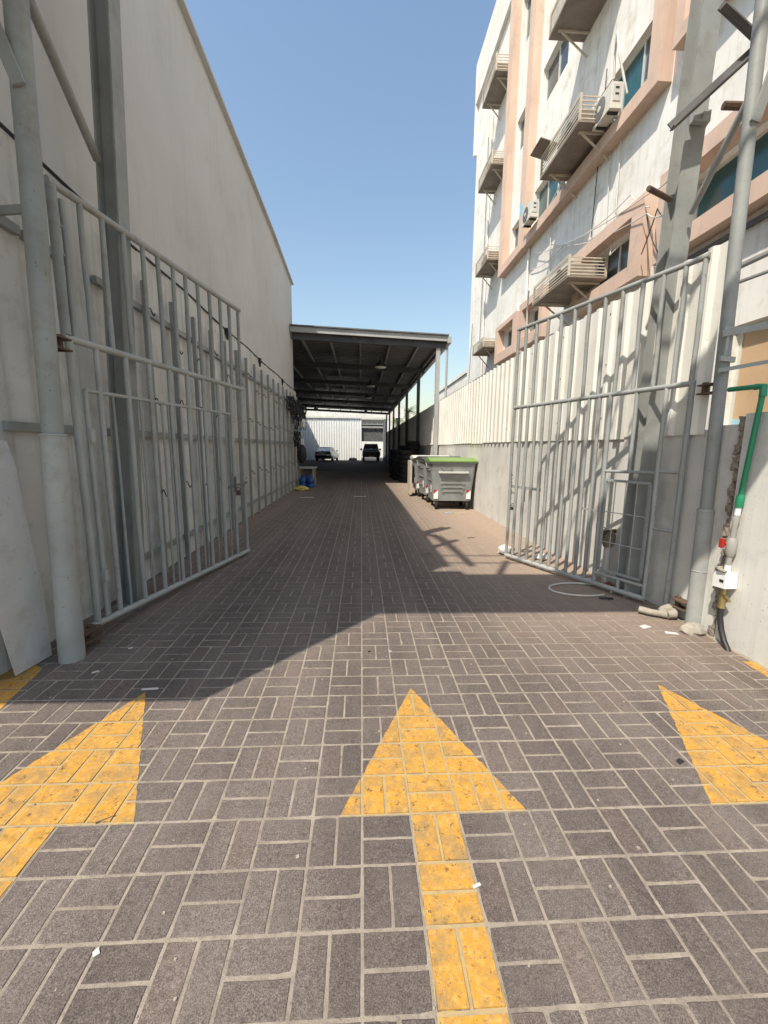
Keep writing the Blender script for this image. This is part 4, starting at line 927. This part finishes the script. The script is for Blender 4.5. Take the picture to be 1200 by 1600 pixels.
# ------------------------------------------------------------------ things at the far end of the clad wall
def coil(x, y, z, R, r, sx, label, mat='cable'):
    m = MB()
    for i in range(9):
        ph = random.uniform(0, 6.3); q = R*random.uniform(.45,1.0); hh = sx*random.uniform(.7,1.15); pts_ = []
        for k in range(25):
            t_ = 2*math.pi*k/24
            pts_.append((x+.02*i+.03*math.sin(3*t_+ph), y+q*math.cos(t_)+.03*math.sin(2*t_+ph), z+R*.6-q*hh+q*hh*math.sin(t_)*(1+.15*math.sin(ph+t_))))
        m.tube(pts_, random.uniform(.010,.020), 6)
    tag(obj('hanging_coil', m, M[mat], smooth=True), label, 'coil', 'coils hanging at the end of the clad wall')
coil(-2.22,12.9,2.85,.20,.035,1.6,'nearest black coil hanging on the end of the left clad wall')
coil(-2.20,13.5,2.80,.22,.035,1.7,'second black coil hanging on the end of the left clad wall')
coil(-2.18,14.2,2.78,.22,.035,1.8,'third black coil hanging on the end of the left clad wall')
coil(-2.14,14.9,2.72,.24,.035,1.8,'farthest black coil hanging high on the end of the left clad wall')
coil(-2.20,13.9,1.85,.18,.04,1.6,'black coil hanging low under the others on the left clad wall')
t = thing('meter_box', 'small white and black box with hoses hanging at the end of the clad wall', 'box', (-2.1,14.6,1.3))
obj('cover', MB().lathe((-2.10,14.7,2.15),[(.14,0),(.16,.1),(.15,.26),(.08,.3)],14), M['white_plastic'], t, True)
obj('pipe', MB().tube([(-2.10,14.7,2.15),(-2.12,14.68,1.8),(-2.10,14.7,1.6)],.03,8), M['wire_white'], t, True)
obj('cover', MB().box((-2.24,14.6,1.55),(-2.02,14.8,1.78)), M['white_plastic'], t)
obj('bag', MB().tube([(-2.12,14.7,1.56),(-2.10,14.7,1.4),(-2.10,14.7,1.1),(-2.12,14.7,.9)],[.07,.16,.17,.06],10), M['black'], t, True)
t = thing('low_table', 'low table with a white board top at the end of the clad wall', 'table', (-2.0,15.8,0))
obj('table_top', MB().box((-2.38,15.4,.68),(-1.72,16.2,.72)), M['white_sheet'], t)
for x in (-2.3,-1.8):
    for y in (15.5,16.1): obj('leg', MB().box((x-.03,y-.03,0),(x+.03,y+.03,.68)), M['wood_panel'], t)
def bottle(x, y, label):
    m = MB().lathe((x,y,gz(x,y)),[(.10,0),(.135,.01),(.135,.12),(.125,.14),(.135,.16),(.135,.30),(.09,.37),(.035,.41),(.035,.46)],16)
    o = tag(obj('water_bottle', m, M['blue'], smooth=True), label, 'bottle', 'blue water bottles by the low table')
bottle(-2.12,15.0,'blue water bottle nearest the wall under the low table'); bottle(-1.84,15.02,'blue water bottle standing at the front of the low table'); bottle(-1.97,15.28,'blue water bottle behind the other two at the low table')
rubble('sack', (-2.04,14.0,.06), (.24,.22,.12), 'yellow_bag', 'crumpled yellow sack on the paving before the blue bottles', 'sack', 11)

# ------------------------------------------------------------------ litter and loose things on the ground
rubble('rock', (2.785,3.10,-.012), (.10,.065,.075), 'stone', 'pale broken rock at the foot of the right gate pole', 'rock', 21)
def crumple(name, c, s, label, seed, mat='paper', cat='bag'):
    return rubble(name, c, s, mat, label, cat, seed)
crumple('plastic_bag', (2.07,5.62,.04), (.13,.09,.09), 'crumpled white plastic bag at the free end of the right gate', 31)
crumple('plastic_bag', (2.50,5.35,.01), (.12,.08,.05), 'small white plastic bag behind the bars of the right gate', 32)
crumple('plastic_bag', (2.60,4.35,.01), (.05,.04,.03), 'tiny white scrap of plastic behind the right gate wicket', 33)
tag(obj('pipe_elbow', MB().tube([(2.585,3.50,.02),(2.66,3.44,.012),(2.74,3.39,.012),(2.765,3.375,.014)],[.032,.030,.030,.034],12).tube([(2.765,3.375,.014),(2.82,3.37,.02),(2.85,3.40,.035)],[.036,.04,.034],12), M['stone'], smooth=True), 'short dirty pipe lying on the ground at the right gate hinge', 'pipe')
rubble('rag', (2.835,3.45,.03), (.09,.06,.05), 'stone', 'dusty rag on the ground between the right gate and its pole', 'rag', 36)
pts = []
for i in range(26):
    a = math.radians(-30+330*i/25); pts.append((2.36+.33*math.cos(a)*1.0, 4.12+.2*math.sin(a), gz(2.3,4.1)+.012))
tag(obj('wire_loop', MB().tube(pts,.010,8), M['wire_white'], smooth=True), 'loop of pale wire lying on the paving before the right gate', 'wire')
tag(obj('wire_end', MB().tube([(2.42,3.86,gz(2.4,3.9)+.012),(2.48,3.83,gz(2.4,3.9)+.02),(2.55,3.84,gz(2.4,3.9)+.012)],.010,6), M['cable']), 'short black cable end on the paving beside the wire loop', 'cable')
tag(obj('red_cap', MB().lathe((2.72,4.20,gz(2.7,4.2)+.10),[(.045,0),(.05,.02),(.045,.04)],12), M['red'], smooth=True), 'red plastic cap lying behind the wicket of the right gate', 'cap')
bpy.data.objects['red_cap'].location.z = gz(2.7,4.2)+.004
tk = thing('valve_box', 'small rag wrapped pipe stub behind the wicket of the right gate', 'pipe', (2.74,4.25,0))
obj('pipe', MB().tube([(2.74,4.3,gz(2.7,4.3)-.02),(2.74,4.3,.52)],.035,10), M['concrete'], tk, True)
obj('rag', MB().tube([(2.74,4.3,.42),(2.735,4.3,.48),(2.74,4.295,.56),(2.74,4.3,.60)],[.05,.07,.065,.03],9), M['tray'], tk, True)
obj('tap', MB().bar((2.64,4.28,.58),(2.80,4.28,.60),.03,.04), M['rust'], tk)
def scrap(x, y, sx, sy, rot, mat, label, name='paper_scrap', cat='litter', lift=.004):
    r = random.Random(int(x*1000+y*77)); m = MB(); c, s = math.cos(rot), math.sin(rot)
    pts = [(-sx,-sy),(sx,-sy*r.uniform(.5,1)),(sx*r.uniform(.6,1),sy),(-sx*r.uniform(.7,1),sy*r.uniform(.6,1))]
    z = gz(x,y)+lift
    top = [(x+a*c-b*s, y+a*s+b*c, z+r.uniform(.0,.003)) for a, b in pts]; bot = [(p[0],p[1],z-.003) for p in top]
    m.add(top+bot, [(0,1,2,3),(7,6,5,4),(0,4,5,1),(1,5,6,2),(2,6,7,3),(3,7,4,0)])
    return tag(obj(name, m, M[mat]), label, cat)
scrap(-.81,1.074,.009,.010,.7,'paper','white square scrap on the paving at the lower left')
scrap(.414,1.217,.016,.005,.3,'paper','white cigarette end on the edge of the middle arrow shaft',name='cigarette_end')
scrap(-1.31,2.421,.05,.008,.05,'paper','long white paper strip above the tip of the left arrow')
scrap(-1.76,2.62,.022,.008,.6,'paper','small white strip of paper near the left gate pole')
scrap(-1.70,2.93,.016,.010,.4,'paper','white scrap on the paving between the left pole and the left gate')
scrap(1.597,1.751,.020,.014,.3,'black','dark blob of gum beside the right arrow',name='gum_blob')
scrap(.06,2.851,.011,.009,.3,'black','round black spot of gum beyond the tip of the middle arrow',name='gum_blob')
scrap(.218,2.848,.008,.007,.3,'paper','tiny white scrap beyond the tip of the middle arrow')
scrap(-.24,1.344,.007,.007,.3,'stone','small white pebble left of the middle arrow shaft',name='pebble')
scrap(-1.05,1.53,.035,.004,.5,'leaf_dry','dark curled twig at the base of the left arrow',name='twig')
scrap(1.93,1.47,.010,.006,.2,'leaf_dry','small brown leaf below the base of the right arrow',name='dry_leaf')
scrap(-2.02,3.02,.05,.035,.3,'rust','rusty metal plate lying under the left gate hinge',name='metal_plate')
scrap(2.45,3.22,.05,.03,.3,'paper','pale yellowish scrap on the ground beside the dirty pipe')
scrap(2.60,3.10,.05,.02,-.3,'paper','flat white scrap on the ground left of the broken rock')
scrap(.95,5.65,.05,.02,.1,'leaf_dry','dark leaf in the sunlit patch of the alley',name='dry_leaf')
scrap(1.85,6.7,.07,.025,.2,'leaf_dry','dark rag scrap on the sunlit paving before the containers',name='dry_leaf')
scrap(2.30,9.35,.14,.04,.1,'wood_panel','brown plank offcut in front of the green lidded container',name='plank')
scrap(2.05,9.45,.09,.05,.4,'glass_blue','pale blue scrap of plastic under the green lidded container')
scrap(-1.6,12.0,.22,.05,.2,'paper','white scrap on the paving before the yellow sack')
scrap(-.05,12.4,.20,.05,.1,'paper','white scrap in the middle of the shaded alley')
rg = random.Random(9)
gm = MB()
for i in range(420):
    x = rg.uniform(-2.2,2.8); y = rg.uniform(.9,5.5) if rg.random() < .8 else rg.uniform(5,9)
    if rg.random() < .35: x = 2.8-abs(rg.gauss(0,.25)) if rg.random() < .7 else -2.1+abs(rg.gauss(0,.2))
    s = rg.uniform(.0015,.0045); z = gz(x,y)+s*.3
    vs = [(x+a*s*rg.uniform(.6,1.3), y+b*s*rg.uniform(.6,1.3), z+c*s*.7) for a in (-1,1) for b in (-1,1) for c in (-1,1)]
    gm.add(vs, [(0,1,3,2),(4,6,7,5),(0,4,5,1),(2,3,7,6),(0,2,6,4),(1,5,7,3)])
o = tag(obj('grit', gm, M['stone']), 'pale grit scattered over the brick paving', 'grit'); o['kind'] = 'stuff'

# ------------------------------------------------------------------ entrance signboard above the camera (its shadow crosses the paving)
sg = thing('signboard', 'signboard spanning the entrance above the photo, casting the band of shadow', 'sign', (0,1.2,4.65))
obj('board', MB().box((-2.05,1.12,4.66),(6.0,1.2,6.75)), M['white_sheet'], sg)
obj('side_board', MB().box((-7,1.1,2.31),(-2.052,1.195,7.0)), M['white_sheet'], sg)
for z in (7.70,8.42): obj('frame_pipe', MB().tube([(-2.9,1.2,z),(5.5,1.2,z)],.022,8), M['steel'], sg)
S3 = lambda gx, gy: (gx-.47*(gy-1.2)/.515, 1.2, (gy-1.2)/.515)          # the point of the sign plane whose shadow falls at (gx, gy)
obj('frame_pipe', MB().tube([S3(1.42,5.05),S3(1.40,5.6),S3(1.37,6.1),S3(1.33,6.5),S3(1.27,6.8),S3(1.15,6.95),S3(.95,6.98),S3(.7,6.98)],[.05,.06,.07,.08,.085,.085,.08,.07],10), M['steel'], sg, True)
obj('frame_pipe', MB().tube([S3(1.62,4.6),S3(1.95,5.25)],.045,8), M['steel'], sg)

# ------------------------------------------------------------------ palms beyond the fence
def palm(x, y, h, seed, label):
    r = random.Random(seed); t = thing('palm_tree', label, 'tree', (x,y,-.3), 'palms beyond the boundary wall')
    obj('trunk', MB().tube([(x,y,-.3),(x+.1,y,h*.5),(x+.05,y,h)],[.2,.16,.14],10), M['palm_trunk'], t, True)
    cr = MB()
    for i in range(34):
        az = r.uniform(0,6.283); el = r.uniform(-.35,1.2); Ln = r.uniform(1.5,2.2); p = Vector((x+.05,y,h)); d = Vector((math.cos(az)*math.cos(el), math.sin(az)*math.cos(el), math.sin(el)))
        q = [p]
        for k in range(7): d = (d+Vector((0,0,-.17))).normalized(); q.append(q[-1]+d*Ln/7)
        for k in range(1, 8):
            a = (q[k]-q[k-1]).normalized(); sd = a.cross(Vector((0,0,1))).normalized()
            for s in (-1, 1):
                for e in (0, .5):
                    b = q[k-1].lerp(q[k], e); tip = b+sd*s*r.uniform(.28,.42)*(1.1-k/9)+a*.22+Vector((0,0,-.1))
                    cr.add([b, b+a*.06, tip], [(0,1,2)])
    obj('crown', cr, M['palm_leaf'], t)
palm(4.4,52,5.0,1,'palm tree showing between the canopy posts beyond the boundary wall, left one')
palm(6.4,58,6.4,2,'palm tree showing between the canopy posts beyond the boundary wall, right one')
